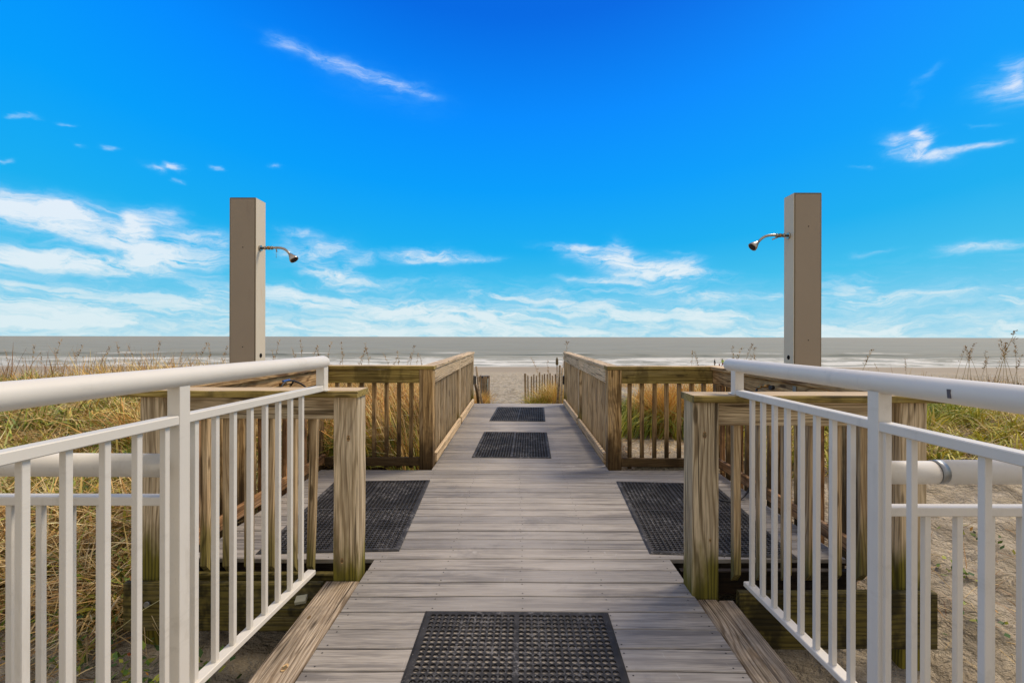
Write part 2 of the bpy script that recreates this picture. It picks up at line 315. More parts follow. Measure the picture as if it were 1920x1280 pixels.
def sea_mat():
    m, t, b = new_mat('grey_green_sea_water')
    p = t.pos(); x, y, z = t.sep(p)
    st = t.noise(t.vmath('MULTIPLY', p, (.035, .16, 1)), 1.0, 5, .6, .3)
    c = t.mix(t.rng(st, .35, .65), (.31, .305, .24), (.24, .243, .195))
    c = t.mix(t.rng(y, 130, 900, 0, .6), c, (.33, .31, .24))
    c = t.mix(t.rng(t.noise(t.vmath('MULTIPLY', p, (.012, .055, 1)), 1, 5, .65), .47, .62, 0, .55), c, (.245, .245, .195))
    # foam of the breakers, in bands parallel to the beach
    wob = t.math('MULTIPLY', t.math('SUBTRACT', t.noise(t.vmath('MULTIPLY', p, (.03, .0, 1)), 1, 4, .6), .5), 18)
    yy = t.math('ADD', y, wob)
    fn = t.noise(t.vmath('MULTIPLY', p, (.16, .34, 1)), 1.0, 6, .68, .6)
    fn2 = t.noise(t.vmath('MULTIPLY', p, (.035, .13, 1)), 1.0, 5, .6, .4)
    band = t.math('MULTIPLY', t.rng(yy, 86, 89, 0, 1), t.rng(yy, 112, 128, 1, 0, True))
    foam = t.math('MULTIPLY', band, t.rng(t.math('ADD', t.math('MULTIPLY', fn, .6), t.math('MULTIPLY', fn2, .5)), .48, .62, .05, .9, True))
    edge = t.math('MULTIPLY', t.rng(y, 90, 87.5), t.rng(fn, .3, .5, .4, 1))
    line2 = t.math('MULTIPLY', t.math('MULTIPLY', t.rng(yy, 150, 153), t.rng(yy, 160, 156)), t.rng(fn2, .56, .64, 0, .7, True))
    foam = t.math('MAXIMUM', t.math('MAXIMUM', foam, edge), line2)
    trough = t.math('MULTIPLY', t.math('MULTIPLY', t.rng(yy, 128, 136), t.rng(yy, 152, 143)), t.rng(fn2, .44, .60, 0, .75, True))
    c = t.mix(trough, c, (.095, .11, .08))
    c = t.mix(foam, c, (.72, .70, .62))
    t.put(b.inputs['Base Color'], c); t.put(b.inputs['Roughness'], t.rng(foam, 0, 1, .7, .95))
    b.inputs['Specular IOR Level'].default_value = .08
    h = t.math('ADD', t.noise(t.vmath('MULTIPLY', p, (.18, .6, 1)), 1.0, 5, .6), t.math('MULTIPLY', fn, .4))
    t.put(b.inputs['Normal'], t.bump(h, .6, .5))
    return m
M_SEA = sea_mat()

def blade_mat(name, rough=.6):
    m, t, b = new_mat(name)
    a = t.n.new('ShaderNodeAttribute'); a.attribute_name = 'tint'
    t.put(b.inputs['Base Color'], a.outputs['Color']); b.inputs['Roughness'].default_value = rough
    b.inputs['Specular IOR Level'].default_value = .25
    tr = t.n.new('ShaderNodeBsdfTranslucent'); t.l.new(a.outputs['Color'], tr.inputs[0])
    mx = t.n.new('ShaderNodeMixShader'); mx.inputs[0].default_value = .12
    t.l.new(b.outputs[0], mx.inputs[1]); t.l.new(tr.outputs[0], mx.inputs[2])
    t.l.new(mx.outputs[0], m.node_tree.nodes['Material Output'].inputs[0])
    return m
M_BLADE = blade_mat('dune_grass_blades')

# ------------------------------------------------------------------ object helpers
def link(name, me, mat=None, parent=None, kind=None):
    o = bpy.data.objects.new(name, me); COL.objects.link(o)
    if mat is not None and not me.materials:
        for mm in (mat if isinstance(mat, (list, tuple)) else [mat]): me.materials.append(mm)
    if parent is not None: o.parent = parent
    if kind: o['kind'] = kind
    return o
def thing(name, label, cat, loc=(0, 0, 0), rz=0, group=None):
    o = bpy.data.objects.new(name, None); COL.objects.link(o); o.empty_display_size = .1
    o.location = loc; o.rotation_euler = (0, 0, rz); o['label'] = label; o['category'] = cat
    if group: o['group'] = group
    return o
def tag(o, label, cat, group=None):
    o['label'] = label; o['category'] = cat
    if group: o['group'] = group
    return o
def finish(bm, name):
    bm.normal_update(); me = bpy.data.meshes.new(name); bm.to_mesh(me); bm.free(); return me
_cache = {}
def box_mesh(L, W, T, ch=.003, seg=1, jit=0.0, seed=0, mats=None):
    """board along local X, width Y, thickness Z, chamfered long edges, a little uneven"""
    key = (round(L, 4), round(W, 4), round(T, 4), ch, seg, jit, seed)
    rr = random.Random(seed * 7919 + 13)
    bm = bmesh.new()
    prof = [(-W/2 + ch, -T/2), (W/2 - ch, -T/2), (W/2, -T/2 + ch), (W/2, T/2 - ch), (W/2 - ch, T/2), (-W/2 + ch, T/2), (-W/2, T/2 - ch), (-W/2, -T/2 + ch)]
    rings = []
    for i in range(seg + 1):
        x = -L/2 + L * i / seg
        dy, dz = (rr.uniform(-jit, jit), rr.uniform(-jit, jit)) if 0 < i < seg else (0, 0)
        rings.append([bm.verts.new((x, y + dy, z + dz)) for y, z in prof])
    for a, b in zip(rings, rings[1:]):
        for k in range(8):
            f = bm.faces.new((a[k], b[k], b[(k + 1) % 8], a[(k + 1) % 8]))
            if mats and k in (1, 2, 3, 5, 6, 7): f.material_index = 1
    f1 = bm.faces.new(rings[0]); f2 = bm.faces.new(list(reversed(rings[-1])))
    if mats: f1.material_index = f2.material_index = 1
    bmesh.ops.recalc_face_normals(bm, faces=bm.faces)
    return finish(bm, 'board')
def board(name, p0, p1, W, T, mat, parent, up=(0, 0, 1), ch=.003, seg=1, jit=0.0, seed=None, mesh_key=None):
    """board whose centre line runs p0->p1 ; its thickness T is along `up`"""
    p0, p1 = Vector(p0), Vector(p1); d = p1 - p0; L = d.length; x = d.normalized()
    u = Vector(up); z = (u - x * u.dot(x)).normalized(); y = z.cross(x)
    two = isinstance(mat, (list, tuple))
    if mesh_key is not None and mesh_key in _cache: me = _cache[mesh_key]
    else:
        me = box_mesh(L, W, T, ch, seg, jit, seed if seed is not None else random.randrange(9999), two)
        for mm in (mat if two else [mat]): me.materials.append(mm)
        if mesh_key is not None: _cache[mesh_key] = me
    o = bpy.data.objects.new(name, me); COL.objects.link(o)
    c = (p0 + p1) / 2
    M = Matrix.Translation(c) @ Matrix((x, y, z)).transposed().to_4x4()
    if parent is not None:
        o.parent = parent; M = parent_inv(parent) @ M
    o.matrix_basis = M
    return o
def parent_inv(p):
    chain = Matrix.Identity(4)
    q = p
    while q is not None:
        chain = Matrix.LocRotScale(q.location, q.rotation_euler if q.rotation_mode != 'QUATERNION' else q.rotation_quaternion, q.scale) @ chain
        q = q.parent
    return chain.inverted()
def bxm(name, lo, hi, mat, parent, ch=.004, along='x', **k):
    """axis-aligned board given by its corners"""
    lo, hi = Vector(lo), Vector(hi); c = (lo + hi) / 2; s = hi - lo
    if along == 'x': return board(name, (lo.x, c.y, c.z), (hi.x, c.y, c.z), s.y, s.z, mat, parent, (0, 0, 1), ch, **k)
    if along == 'y': return board(name, (c.x, lo.y, c.z), (c.x, hi.y, c.z), s.x, s.z, mat, parent, (0, 0, 1), ch, **k)
    return board(name, (c.x, c.y, lo.z), (c.x, c.y, hi.z), s.y, s.x, mat, parent, (1, 0, 0), ch, **k)
def tube_mesh(pts, r, sides=12, cap=True, radii=None):
    pts = [Vector(p) for p in pts]; bm = bmesh.new(); rings = []
    ref = Vector((0, 0, 1)); prev = None
    for i, p in enumerate(pts):
        d = (pts[min(i + 1, len(pts) - 1)] - pts[max(i - 1, 0)]).normalized()
        if prev is None:
            a = d.cross(ref)
            if a.length < .05: a = d.cross(Vector((1, 0, 0)))
            a.normalize()
        else: a = (prev - d * prev.dot(d)).normalized()
        prev = a; b2 = d.cross(a); rr = radii[i] if radii else r
        rings.append([bm.verts.new(p + (a * math.cos(2 * math.pi * k / sides) + b2 * math.sin(2 * math.pi * k / sides)) * rr) for k in range(sides)])
    for a, b in zip(rings, rings[1:]):
        for k in range(sides):
            f = bm.faces.new((a[k], a[(k + 1) % sides], b[(k + 1) % sides], b[k])); f.smooth = True
    if cap: bm.faces.new(list(reversed(rings[0]))); bm.faces.new(rings[-1])
    bmesh.ops.recalc_face_normals(bm, faces=bm.faces)
    return finish(bm, 'tube')
def tube(name, pts, r, mat, parent=None, sides=12, radii=None):
    if parent is not None:
        inv = parent_inv(parent); pts = [inv @ Vector(p) for p in pts]
    return link(name, tube_mesh(pts, r, sides, True, radii), mat, parent)
def bez(p0, p1, p2, p3, n=10):
    p0, p1, p2, p3 = map(Vector, (p0, p1, p2, p3)); out = []
    for i in range(n + 1):
        t = i / n; out.append(p0 * (1-t)**3 + p1 * 3*t*(1-t)**2 + p2 * 3*t*t*(1-t) + p3 * t**3)
    return out

# ------------------------------------------------------------------ terrain
def sstep(a, b, x):
    t = np.clip((x - a) / (b - a), 0, 1); return t * t * (3 - 2 * t)
_perm = RNG.random((256, 256))
def vnoise(x, y):
    xi = np.floor(x).astype(int); yi = np.floor(y).astype(int); fx = x - xi; fy = y - yi
    fx = fx * fx * (3 - 2 * fx); fy = fy * fy * (3 - 2 * fy)
    g = lambda a, b: _perm[a % 256, b % 256]
    return (g(xi, yi) * (1-fx) + g(xi+1, yi) * fx) * (1-fy) + (g(xi, yi+1) * (1-fx) + g(xi+1, yi+1) * fx) * fy - .5
def fbm(x, y, o=4):
    s, a = 0, 1
    for i in range(o): s = s + a * vnoise(x + 17.3 * i, y - 9.1 * i); x, y, a = x * 2.03, y * 2.03, a * .5
    return s
PY = [-40, 0, 2, 9.3, 12, 20, 30, 50, 70, 86, 100, 400]
PZ = [-.6, -.55, -.5, -.42, -.48, -1.10, -1.72, -2.85, -3.62, -4.16, -4.7, -12]
DYL = [-40, 1.2, 2.4, 4.2, 6, 9, 12, 16, 22, 32, 46, 60, 70, 400]
DZL = [-.5, -.48, -.40, -.10, -.02, -.05, -.22, -.55, -1.05, -1.75, -2.6, -3.25, -3.7, -20]
DYR = [-40, 1.2, 2.2, 3.2, 4.4, 6, 8, 10, 14, 22, 32, 46, 60, 70, 400]
DZR = [-.5, -.48, -.38, -.12, .12, .05, -.12, -.3, -.62, -1.2, -1.85, -2.65, -3.25, -3.7, -20]
def height(x, y):
    x = np.asarray(x, float); y = np.asarray(y, float)
    base = np.interp(y, PY, PZ)
    dl, dr = np.interp(y, DYL, DZL), np.interp(y, DYR, DZR)
    d = np.where(x < 0, dl, dr)
    s = np.where(x < 0, sstep(1.0, 2.7, -x), sstep(.95, 2.9, x))
    s = np.where((y > 4.9), np.where(x < 0, sstep(.95, 1.6, -x), sstep(.98, 1.35, x)), s)
    s = s * np.where(y > 9.6, sstep(1.0 + (y-9.6) * .06, 2.3 + (y-9.6) * .35, np.abs(x)), 1)
    z = base * (1 - s) + np.maximum(d, base) * s
    far = sstep(2.8, 7, np.abs(x)) * sstep(3.2, 6, y) * (1 - sstep(8, 18, y))
    z = z + far * np.where(x < 0, .34, .20)
    amp = 1 - sstep(45, 66, y)
    under = 1 - (np.abs(x) < 2.1) * (y < 9.5) * .6
    z = z + (.10 * fbm(x * .45, y * .45, 3) * sstep(1.5, 3, np.abs(x)) + .05 * fbm(x * 2.1, y * 2.1, 4) + .085 * fbm(x * 5.0, y * 6.0, 3)) * amp * under
    z = z + .25 * fbm(x * .12, y * .12, 3) * sstep(14, 24, y) * (1 - sstep(40, 60, y)) * s
    return z
def h1(x, y): return float(height(np.array([x]), np.array([y]))[0])
def grass_cover(x, y):
    """0..1 cover of dune vegetation"""
    l = (x < 0) * sstep(2.15, 2.6, -x + .30 * fbm(x*.8, y*.8, 2)) * sstep(2.15, 2.75, y + .8 * fbm(x*.7+5, y*.7, 3) - .2 * (-x - 2))
    l2 = (x < 0) * (y > 5.0) * sstep(.95, 1.15, -x)
    r = (x > 0) * sstep(1.9, 2.6, x) * sstep(4.3, 4.9, y + .8 * fbm(x*.7, y*.7, 3))
    r2 = (x > 0) * (y > 5.0) * sstep(.98, 1.2, x) * sstep(5.9, 6.4, y + .6 * fbm(x*.9, y*.9, 2))
    open_path = 1 - (np.abs(x + .1) < .95 + (y - 9.6) * .13) * (y > 9.4)
    fade = 1 - sstep(15, 22, y + 2 * fbm(x*.3, y*.3, 2))
    return np.maximum(np.maximum(l, l2), np.maximum(r, r2)) * open_path * fade
def axis(dense_lo, dense_hi, step, lo, hi, g):
    a = list(np.arange(dense_lo, dense_hi, step)); s = step; v = a[-1]
    while v < hi: s *= g; v += s; a.append(v)
    s = step; v = a[0]; b = []
    while v > lo: s *= g; v -= s; b.append(v)
    return np.array(b[::-1] + a)
def grid_mesh(name, xs, ys, zf):
    X, Y = np.meshgrid(xs, ys); Z = zf(X, Y)
    nx, ny = len(xs), len(ys); co = np.stack([X, Y, Z], -1).reshape(-1, 3)
    i = np.arange(nx * ny).reshape(ny, nx)
    f = np.stack([i[:-1, :-1], i[:-1, 1:], i[1:, 1:], i[1:, :-1]], -1).reshape(-1, 4)
    return raw_mesh(name, co, f, True), X, Y
def raw_mesh(name, co, quads, smooth=False):
    me = bpy.data.meshes.new(name); n = len(co); k = quads.shape[1]
    me.vertices.add(n); me.vertices.foreach_set('co', co.astype(np.float32).ravel())
    me.loops.add(quads.size); me.loops.foreach_set('vertex_index', quads.astype(np.int32).ravel())
    me.polygons.add(len(quads)); me.polygons.foreach_set('loop_start', np.arange(0, quads.size, k, dtype=np.int32))
    if smooth: me.polygons.foreach_set('use_smooth', np.ones(len(quads), bool))
    me.update(calc_edges=True); return me
xs = axis(-6, 6, .065, -2500, 2500, 1.07); ys = axis(1.2, 8, .065, -60, 190, 1.035)
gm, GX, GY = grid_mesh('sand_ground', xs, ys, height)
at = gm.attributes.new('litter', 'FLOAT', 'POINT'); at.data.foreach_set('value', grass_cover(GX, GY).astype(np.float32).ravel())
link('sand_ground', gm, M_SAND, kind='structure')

SEA_Z = -4.2
def sea_h(x, y):
    wob = 9 * fbm(x * .03, x * 0 + 3.3, 3)
    def crest(c, w, h): return h * np.exp(-((y + wob - c) / w) ** 2) * (.55 + 1.1 * (fbm(x * .05 + c, x * 0, 3) + .4))
    z = SEA_Z + crest(97, 1.6, .16) + crest(108, 2.0, .25) + crest(120, 2.4, .35) + crest(138, 2.6, .5) + crest(158, 3, .35) + crest(190, 4, .3)
    z = z + .05 * fbm(x * .15, y * .5, 3)
    fl = np.where(y > 230, 0., 1.)
    return SEA_Z + (z - SEA_Z) * fl
xs = axis(-170, 170, 1.6, -30000, 30000, 1.25); ys = axis(84, 200, .6, 83, 45000, 1.12)
sm, _, _ = grid_mesh('sea', xs, ys, sea_h); link('sea', sm, M_SEA, kind='structure')

# ------------------------------------------------------------------ boardwalk deck
XL, XR = -.885, .948
Y_BAY0, Y_BAY1, Y_END = 2.885, 4.88, 9.56
BXL, BXR = -2.03, 2.05
bw = thing('boardwalk', 'grey composite boardwalk with shower bays leading down to the beach', 'boardwalk', (0, 0, 0))
PITCH = .1375
def wav(x, y): return .0045 * math.sin(x * 3.1 + y * .7) + .003 * math.sin(x * 7.3 - y * 1.9 + 1) + .004 * math.sin(x * 1.2 + y * 2.3)
def deck_board(x0, x1, y, seed, dz):
    rr = random.Random(seed); seg = max(6, int((x1 - x0) / .3)); W = PITCH - .0068; ch = .003; T = .025
    bm = bmesh.new(); rings = []
    for i in range(seg + 1):
        x = x0 + (x1 - x0) * i / seg; o0, o1 = wav(x, y - W/2), wav(x, y + W/2)
        o0 += rr.uniform(-.0007, .0007); o1 += rr.uniform(-.0007, .0007)
        pr = [(-W/2 + o0, -T), (W/2 + o1, -T), (W/2 + o1, -ch), (W/2 + o1 - ch, 0), (-W/2 + o0 + ch, 0), (-W/2 + o0, -ch)]
        rings.append([bm.verts.new((x - (x0+x1)/2, a, b)) for a, b in pr])
    for a, b in zip(rings, rings[1:]):
        for k in range(6): bm.faces.new((a[k], b[k], b[(k+1) % 6], a[(k+1) % 6]))
    bm.faces.new(rings[0]); bm.faces.new(list(reversed(rings[-1])))
    bmesh.ops.recalc_face_normals(bm, faces=bm.faces)
    o = link('deck_board', finish(bm, 'deck_board'), M_DECK, bw); o.location = ((x0+x1)/2, y, dz)
screws = bmesh.new()
def screw(x, y, z):
    vs = [screws.verts.new((x + .0042 * math.cos(k * 1.0472), y + .0042 * math.sin(k * 1.0472), z + .0008)) for k in range(6)]; screws.faces.new(vs)
y = Y_BAY0 + PITCH / 2 - PITCH * 19; k = 0
while y < Y_END:
    bay = Y_BAY0 < y < Y_BAY1 - .03
    x0, x1 = (BXL, BXR) if bay else (XL, XR)
    if bay is False and y > Y_BAY1 - .2: x0, x1 = XL, XR
    dz = random.uniform(-.0012, .0012)
    deck_board(x0 + random.uniform(-.002, .002), x1 + random.uniform(-.002, .002), y, k, dz)
    for jx in ([-1.95, -1.56, -1.17] if bay else []) + [-.85, -.42, .03, .47, .91] + ([1.3, 1.69, 1.97] if bay else []):
        for s in (-1, 1): screw(jx + random.uniform(-.012, .012), y + wav(jx, y) + s * .042 + random.uniform(-.006, .006), dz)
    y += PITCH; k += 1
s_ = link('screw_heads', finish(screws, 'screw_heads'), M_SCREW, bw, kind='stuff')
# joists, rim boards and the piles that carry the deck
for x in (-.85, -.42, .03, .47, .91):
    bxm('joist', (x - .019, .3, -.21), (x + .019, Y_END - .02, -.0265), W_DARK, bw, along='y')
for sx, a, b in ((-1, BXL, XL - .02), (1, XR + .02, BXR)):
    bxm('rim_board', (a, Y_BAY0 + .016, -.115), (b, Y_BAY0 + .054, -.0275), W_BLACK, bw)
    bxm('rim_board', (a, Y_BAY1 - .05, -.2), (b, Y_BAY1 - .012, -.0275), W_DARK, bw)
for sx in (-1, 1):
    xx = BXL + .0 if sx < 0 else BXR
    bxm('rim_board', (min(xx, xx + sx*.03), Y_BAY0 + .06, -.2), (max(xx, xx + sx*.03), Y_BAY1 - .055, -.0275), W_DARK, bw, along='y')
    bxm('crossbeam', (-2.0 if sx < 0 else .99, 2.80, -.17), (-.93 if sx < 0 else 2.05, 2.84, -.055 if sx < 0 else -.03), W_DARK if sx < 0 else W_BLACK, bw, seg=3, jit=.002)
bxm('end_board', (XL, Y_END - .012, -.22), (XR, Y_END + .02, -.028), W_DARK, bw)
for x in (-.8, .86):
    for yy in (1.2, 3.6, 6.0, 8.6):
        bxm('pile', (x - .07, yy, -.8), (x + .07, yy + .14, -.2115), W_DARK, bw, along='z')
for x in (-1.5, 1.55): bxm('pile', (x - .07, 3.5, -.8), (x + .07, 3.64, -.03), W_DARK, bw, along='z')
# flat curb boards beside the near deck
bxm('curb_board', (-1.090, .35, -.055), (-.894, 2.642, -.012), W_CURB, bw, along='y', seg=8, jit=.0025, ch=.007, seed=5)
bxm('curb_board', (.957, .35, -.055), (1.062, 2.462, -.010), W_CURB, bw, along='y', seg=8, jit=.0025, ch=.006, seed=6)
bxm('curb_board', (1.067, .35, -.058), (1.150, 2.458, -.013), W_CURB, bw, along='y', seg=8, jit=.0025, ch=.006, seed=7)
def knot(x, y, z, nrm, r, parent):
    n = Vector(nrm); c = Vector((x, y, z))
    for q, (rr, mt) in enumerate(((r, W_GOLD), (r * .55, M_RUST))):
        bm = bmesh.new(); u = n.orthogonal().normalized(); v = n.cross(u)
        up = Vector((0, 0, 1)) if abs(n.z) < .5 else Vector((0, 1, 0)); u = up; v = n.cross(up)
        vs = [bm.verts.new(u * math.cos(k * .5236) * rr * 1.5 + v * math.sin(k * .5236) * rr * .8 + n * (.0009 + q * .0006)) for k in range(12)]
        f = bm.faces.new(vs); bm.normal_update()
        me = finish(bm, 'knot'); o = link('knot', me, mt, parent); o.matrix_basis = parent_inv(parent) @ Matrix.Translation(c)
knot(-.975, 1.95, -.010, (0, 0, 1), .016, bw); knot(-1.03, 2.30, -.010, (0, 0, 1), .010, bw); knot(1.02, 1.85, -.008, (0, 0, 1), .013, bw)
# big support beams under the fronts of the bays, with bolts
def bolts(parent, pts):
    for (x, y, z) in pts:
        tube('bolt', [(x, y, z), (x, y - .014, z)], .017, M_GALV, parent, 8)
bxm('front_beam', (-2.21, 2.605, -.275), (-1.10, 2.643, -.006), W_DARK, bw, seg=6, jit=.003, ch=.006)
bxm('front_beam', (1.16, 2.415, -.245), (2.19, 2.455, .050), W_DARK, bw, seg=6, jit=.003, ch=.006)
bolts(bw, [(-2.07, 2.605, -.12), (2.12, 2.415, -.06), (2.12, 2.415, -.15)])

# ------------------------------------------------------------------ wooden railings of the two shower bays
def bay_railing(side):
    sg = -1 if side == 'l' else 1
    if side == 'l':
        root = thing('wooden_railing', 'weathered wooden railing around the left shower bay', 'railing', (-2.09, 3.8, 0), 0, 'wooden railings of the boardwalk')
        yf, xi, xo, yb, xin = 2.655, -.912, -2.16, Y_BAY1, XL
    else:
        root = thing('wooden_railing', 'weathered wooden railing around the right shower bay, hose hanging on it', 'railing', (2.11, 3.7, 0), 0, 'wooden railings of the boardwalk')
        yf, xi, xo, yb, xin = 2.475, .938, 2.19, Y_BAY1 - .02, XR
    left_ = side == 'l'
    A = lambda a, b: (min(a, b), max(a, b))
    P = .14
    # inner front post, outer front post
    x0, x1 = A(xi, xi + sg * P)
    bxm('post', (x0, yf, -.30 if side == 'l' else -.2), (x1, yf + P, 1.032), W_GREY, root, along='z', ch=.006, seg=6, jit=.0015, seed=21 + sg)
    x0, x1 = A(xo, xo - sg * P)
    bxm('post', (x0, yf, -.6), (x1, yf + P, 1.032), W_GREY, root, along='z', ch=.006, seg=6, jit=.0015, seed=31 + sg)
    # back corner post beside the walkway (two pieces) and the outer back corner post
    x0, x1 = A(xin + sg * .003, xin + sg * .107)
    bxm('post', (x0, yb, -.03), (x1, yb + .12, 1.034), W_BROWN, root, along='z', ch=.004, seg=6, jit=.001)
    x0, x1 = A(xin + sg * .110, xin + sg * .147)
    bxm('post', (x0, yb + .002, -.028), (x1, yb + .09, 1.034), W_BROWN, root, along='z', ch=.004, seg=6, jit=.001)
    xs_ = BXL - .01 if side == 'l' else BXR + .01
    x0, x1 = A(xs_ + sg * .045, xs_ + sg * .135)
    bxm('post', (x0, yb + .045, -.6), (x1, yb + .135, 1.034), W_BROWN, root, along='z', ch=.004)
    for kx, kz, kr in (((-.965, .80, .012), (-1.00, .10, .011)) if left_ else ((1.00, .86, .013), (1.03, .30, .008))): knot(kx, yf - .0015, kz, (0, -1, 0), kr, root)
    # front: cap, top rail board, balusters with pointed feet
    x0, x1 = A(xi - sg * .012, xo + sg * .075)
    bxm('cap_rail', (x0, yf - .045, 1.036), (x1, yf + P + .01, 1.074), [W_PALE, W_OLIVE], root, ch=.006, seg=8, jit=.0015)
    x0, x1 = A(xi + sg * (P + .003), xo - sg * (P + .003))
    bxm('rail_board', (x0, yf + .085, .893), (x1, yf + .123, 1.033), W_GREY, root, ch=.005, seg=5, jit=.0015)
    for kz in (.925, .962, 1.0): tube('nail_head', [(xi + sg * (P + .018), yf + .085, kz), (xi + sg * (P + .018), yf + .0835, kz)], .005, M_SCREW, root, 6)
    n = 7 if side == 'l' else 6; step = .132 if side == 'l' else .142
    for i in range(n):
        x = (xi + sg * (.305 if side == 'l' else .295)) + sg * step * i
        if abs(x) > abs(xo) - P - .02: break
        tilt = -.028 if (i == 0 and side == 'l') else random.uniform(-.004, .004)
        pointed_baluster(root, (x + tilt, yf + .145, -.045 if side == 'l' else .0), (x, yf + .145, .998))
    # outer side: cap, board, bottom rail, balusters outside
    xi_s = BXL if side == 'l' else BXR
    x0, x1 = A(xi_s - sg * .03, xi_s + sg * .115)
    bxm('cap_rail', (x0, yf + P + .013, 1.037), (x1, yb + .142, 1.0755), [W_PALE, W_GOLD], root, along='y', ch=.006, seg=8, jit=.002)
    x0, x1 = A(xi_s, xi_s + sg * .038)
    bxm('rail_board', (x0, yf + P + .015, .893), (x1, yb + .04, 1.034), W_GOLD, root, along='y', ch=.004, seg=6, jit=.002)
    bxm('bottom_rail', (x0, yf + P + .03, .045), (x1, yb + .04, .135), W_WET, root, along='y', ch=.005, seg=6, jit=.002)
    yy = yf + P + .10; j = 0
    xb = xi_s + sg * .059
    while yy < yb - .02:
        board('baluster', (xb, yy, -.03 - random.uniform(0, .05)), (xb + random.uniform(-.004, .004), yy + random.uniform(-.006, .006), 1.0), .038, .038, [W_BROWN, W_WET][j % 3 == 1], root, (1, 0, 0), .002)
        yy += .128; j += 1
    # back: cap, board, bottom rail, balusters behind
    x0, x1 = A(xin - sg * .012, xi_s - sg * .033)
    bxm('cap_rail', (x0, yb - .012, 1.037), (x1, yb + .142, 1.0745), [W_PALE, W_OLIVE], root, ch=.006, seg=6, jit=.0015)
    x0, x1 = A(xin + sg * .150, xi_s - sg * .004)
    bxm('rail_board', (x0, yb + .005, .893), (x1, yb + .043, 1.034), W_OLIVE, root, ch=.004, seg=5, jit=.0015)
    bxm('bottom_rail', (x0, yb + .005, .020), (x1, yb + .043, .108), W_BROWN, root, ch=.004, seg=5, jit=.002)
    x = xin + sg * .245
    while abs(x) < abs(xi_s) - .03:
        board('baluster', (x, yb + .064, -.01), (x + random.uniform(-.004, .004), yb + .064, 1.0), .038, .038, W_BROWN, root, (0, 1, 0), .002)
        x += sg * .131
    return root
def pointed_baluster(parent, p0, p1):
    p0, p1 = Vector(p0), Vector(p1); d = (p1 - p0); L = d.length; x = d.normalized(); z = Vector((0, 1, 0)); z = (z - x * z.dot(x)).normalized(); y = z.cross(x)
    key = ('pb', round(L, 2))
    if key not in _cache:
        bm = bmesh.new(); w = .0195
        r0 = [bm.verts.new((-L/2, a, b)) for a, b in ((-w, w), (w, w))]
        r1 = [bm.verts.new((-L/2 + .05, a, b)) for a, b in ((-w, -w), (w, -w), (w, w), (-w, w))]
        r2 = [bm.verts.new((L/2, a, b)) for a, b in ((-w, -w), (w, -w), (w, w), (-w, w))]
        for k in range(4): bm.faces.new((r1[k], r1[(k+1) % 4], r2[(k+1) % 4], r2[k]))
        bm.faces.new(r2); bm.faces.new((r0[0], r0[1], r1[1], r1[0])); bm.faces.new((r0[0], r1[0], r1[3])); bm.faces.new((r0[1], r1[2], r1[1])); bm.faces.new((r0[0], r1[3], r1[2], r0[1]))
        bmesh.ops.recalc_face_normals(bm, faces=bm.faces)
        me = finish(bm, 'baluster'); me.materials.append(W_BALM); _cache[key] = me
    o = bpy.data.objects.new('baluster', _cache[key]); COL.objects.link(o); o.parent = parent
    o.matrix_basis = parent_inv(parent) @ Matrix.Translation((p0 + p1) / 2) @ Matrix((x, y, z)).transposed().to_4x4()
bay_railing('l'); bay_railing('r')

def walkway_railing(side):
    sg = -1 if side == 'l' else 1
    xin = XL if side == 'l' else XR
    root = thing('wooden_railing', 'wooden railing with close balusters along the %s edge of the far walkway' % ('left' if sg < 0 else 'right'), 'railing', (xin, 7.2, 0), 0, 'wooden railings of the boardwalk')
    A = lambda a, b: (min(a, b), max(a, b))
    ys0, ym, ye = Y_BAY1 + .150, 7.15, 9.36
    x0, x1 = A(xin + sg * .001, xin + sg * .105)
    for py_ in (ym, ye): bxm('post', (x0, py_, -.6), (x1, py_ + .1, 1.034), W_GREY, root, along='z', ch=.004)
    x0, x1 = A(xin - sg * .012, xin + sg * .13)
    bxm('cap_rail', (x0, ys0 - .005, 1.037), (x1, ym + .05, 1.0745), [W_PALE, W_PALE], root, along='y', ch=.006, seg=8, jit=.0015)
    bxm('cap_rail', (x0, ym + .055, 1.037), (x1, ye + .14, 1.0745), [W_PALE, W_PALE], root, along='y', ch=.006, seg=8, jit=.0015)
    for a, b in ((ys0 - .02, ym - .003), (ym + .103, ye - .003)):
        x0, x1 = A(xin + sg * .004, xin + sg * .042)
        bxm('rail_board', (x0, a, .885), (x1, b, 1.033), W_PALE, root, along='y', ch=.004, seg=5, jit=.001)
        x0, x1 = A(xin - sg * .018, xin + sg * .020)
        bxm('kick_board', (x0, a, .030), (x1, b, .130), W_PALE, root, along='y', ch=.004, seg=5, jit=.001)
        yy = a + .07
        while yy < b - .03:
            x = xin + sg * .062
            board('baluster', (x, yy, -.06), (x, yy + random.uniform(-.006, .006), 1.0), .038, .038, W_BAL, root, (1, 0, 0), .002, mesh_key='wbal')
            yy += .118
    x = xin - sg * .022
    lt = bxm('light_fixture', (min(x, x + sg * .02), ye + .01, .42), (max(x, x + sg * .02), ye + .07, .60), M_GALV, root, along='z')
    x2 = xin - sg * .024
    bxm('light_fixture', (min(x, x - sg * .012), ye - .012, .43), (max(x, x - sg * .012) + .02, ye + .006, .59), M_SCREW, root, along='z')
walkway_railing('l'); walkway_railing('r')

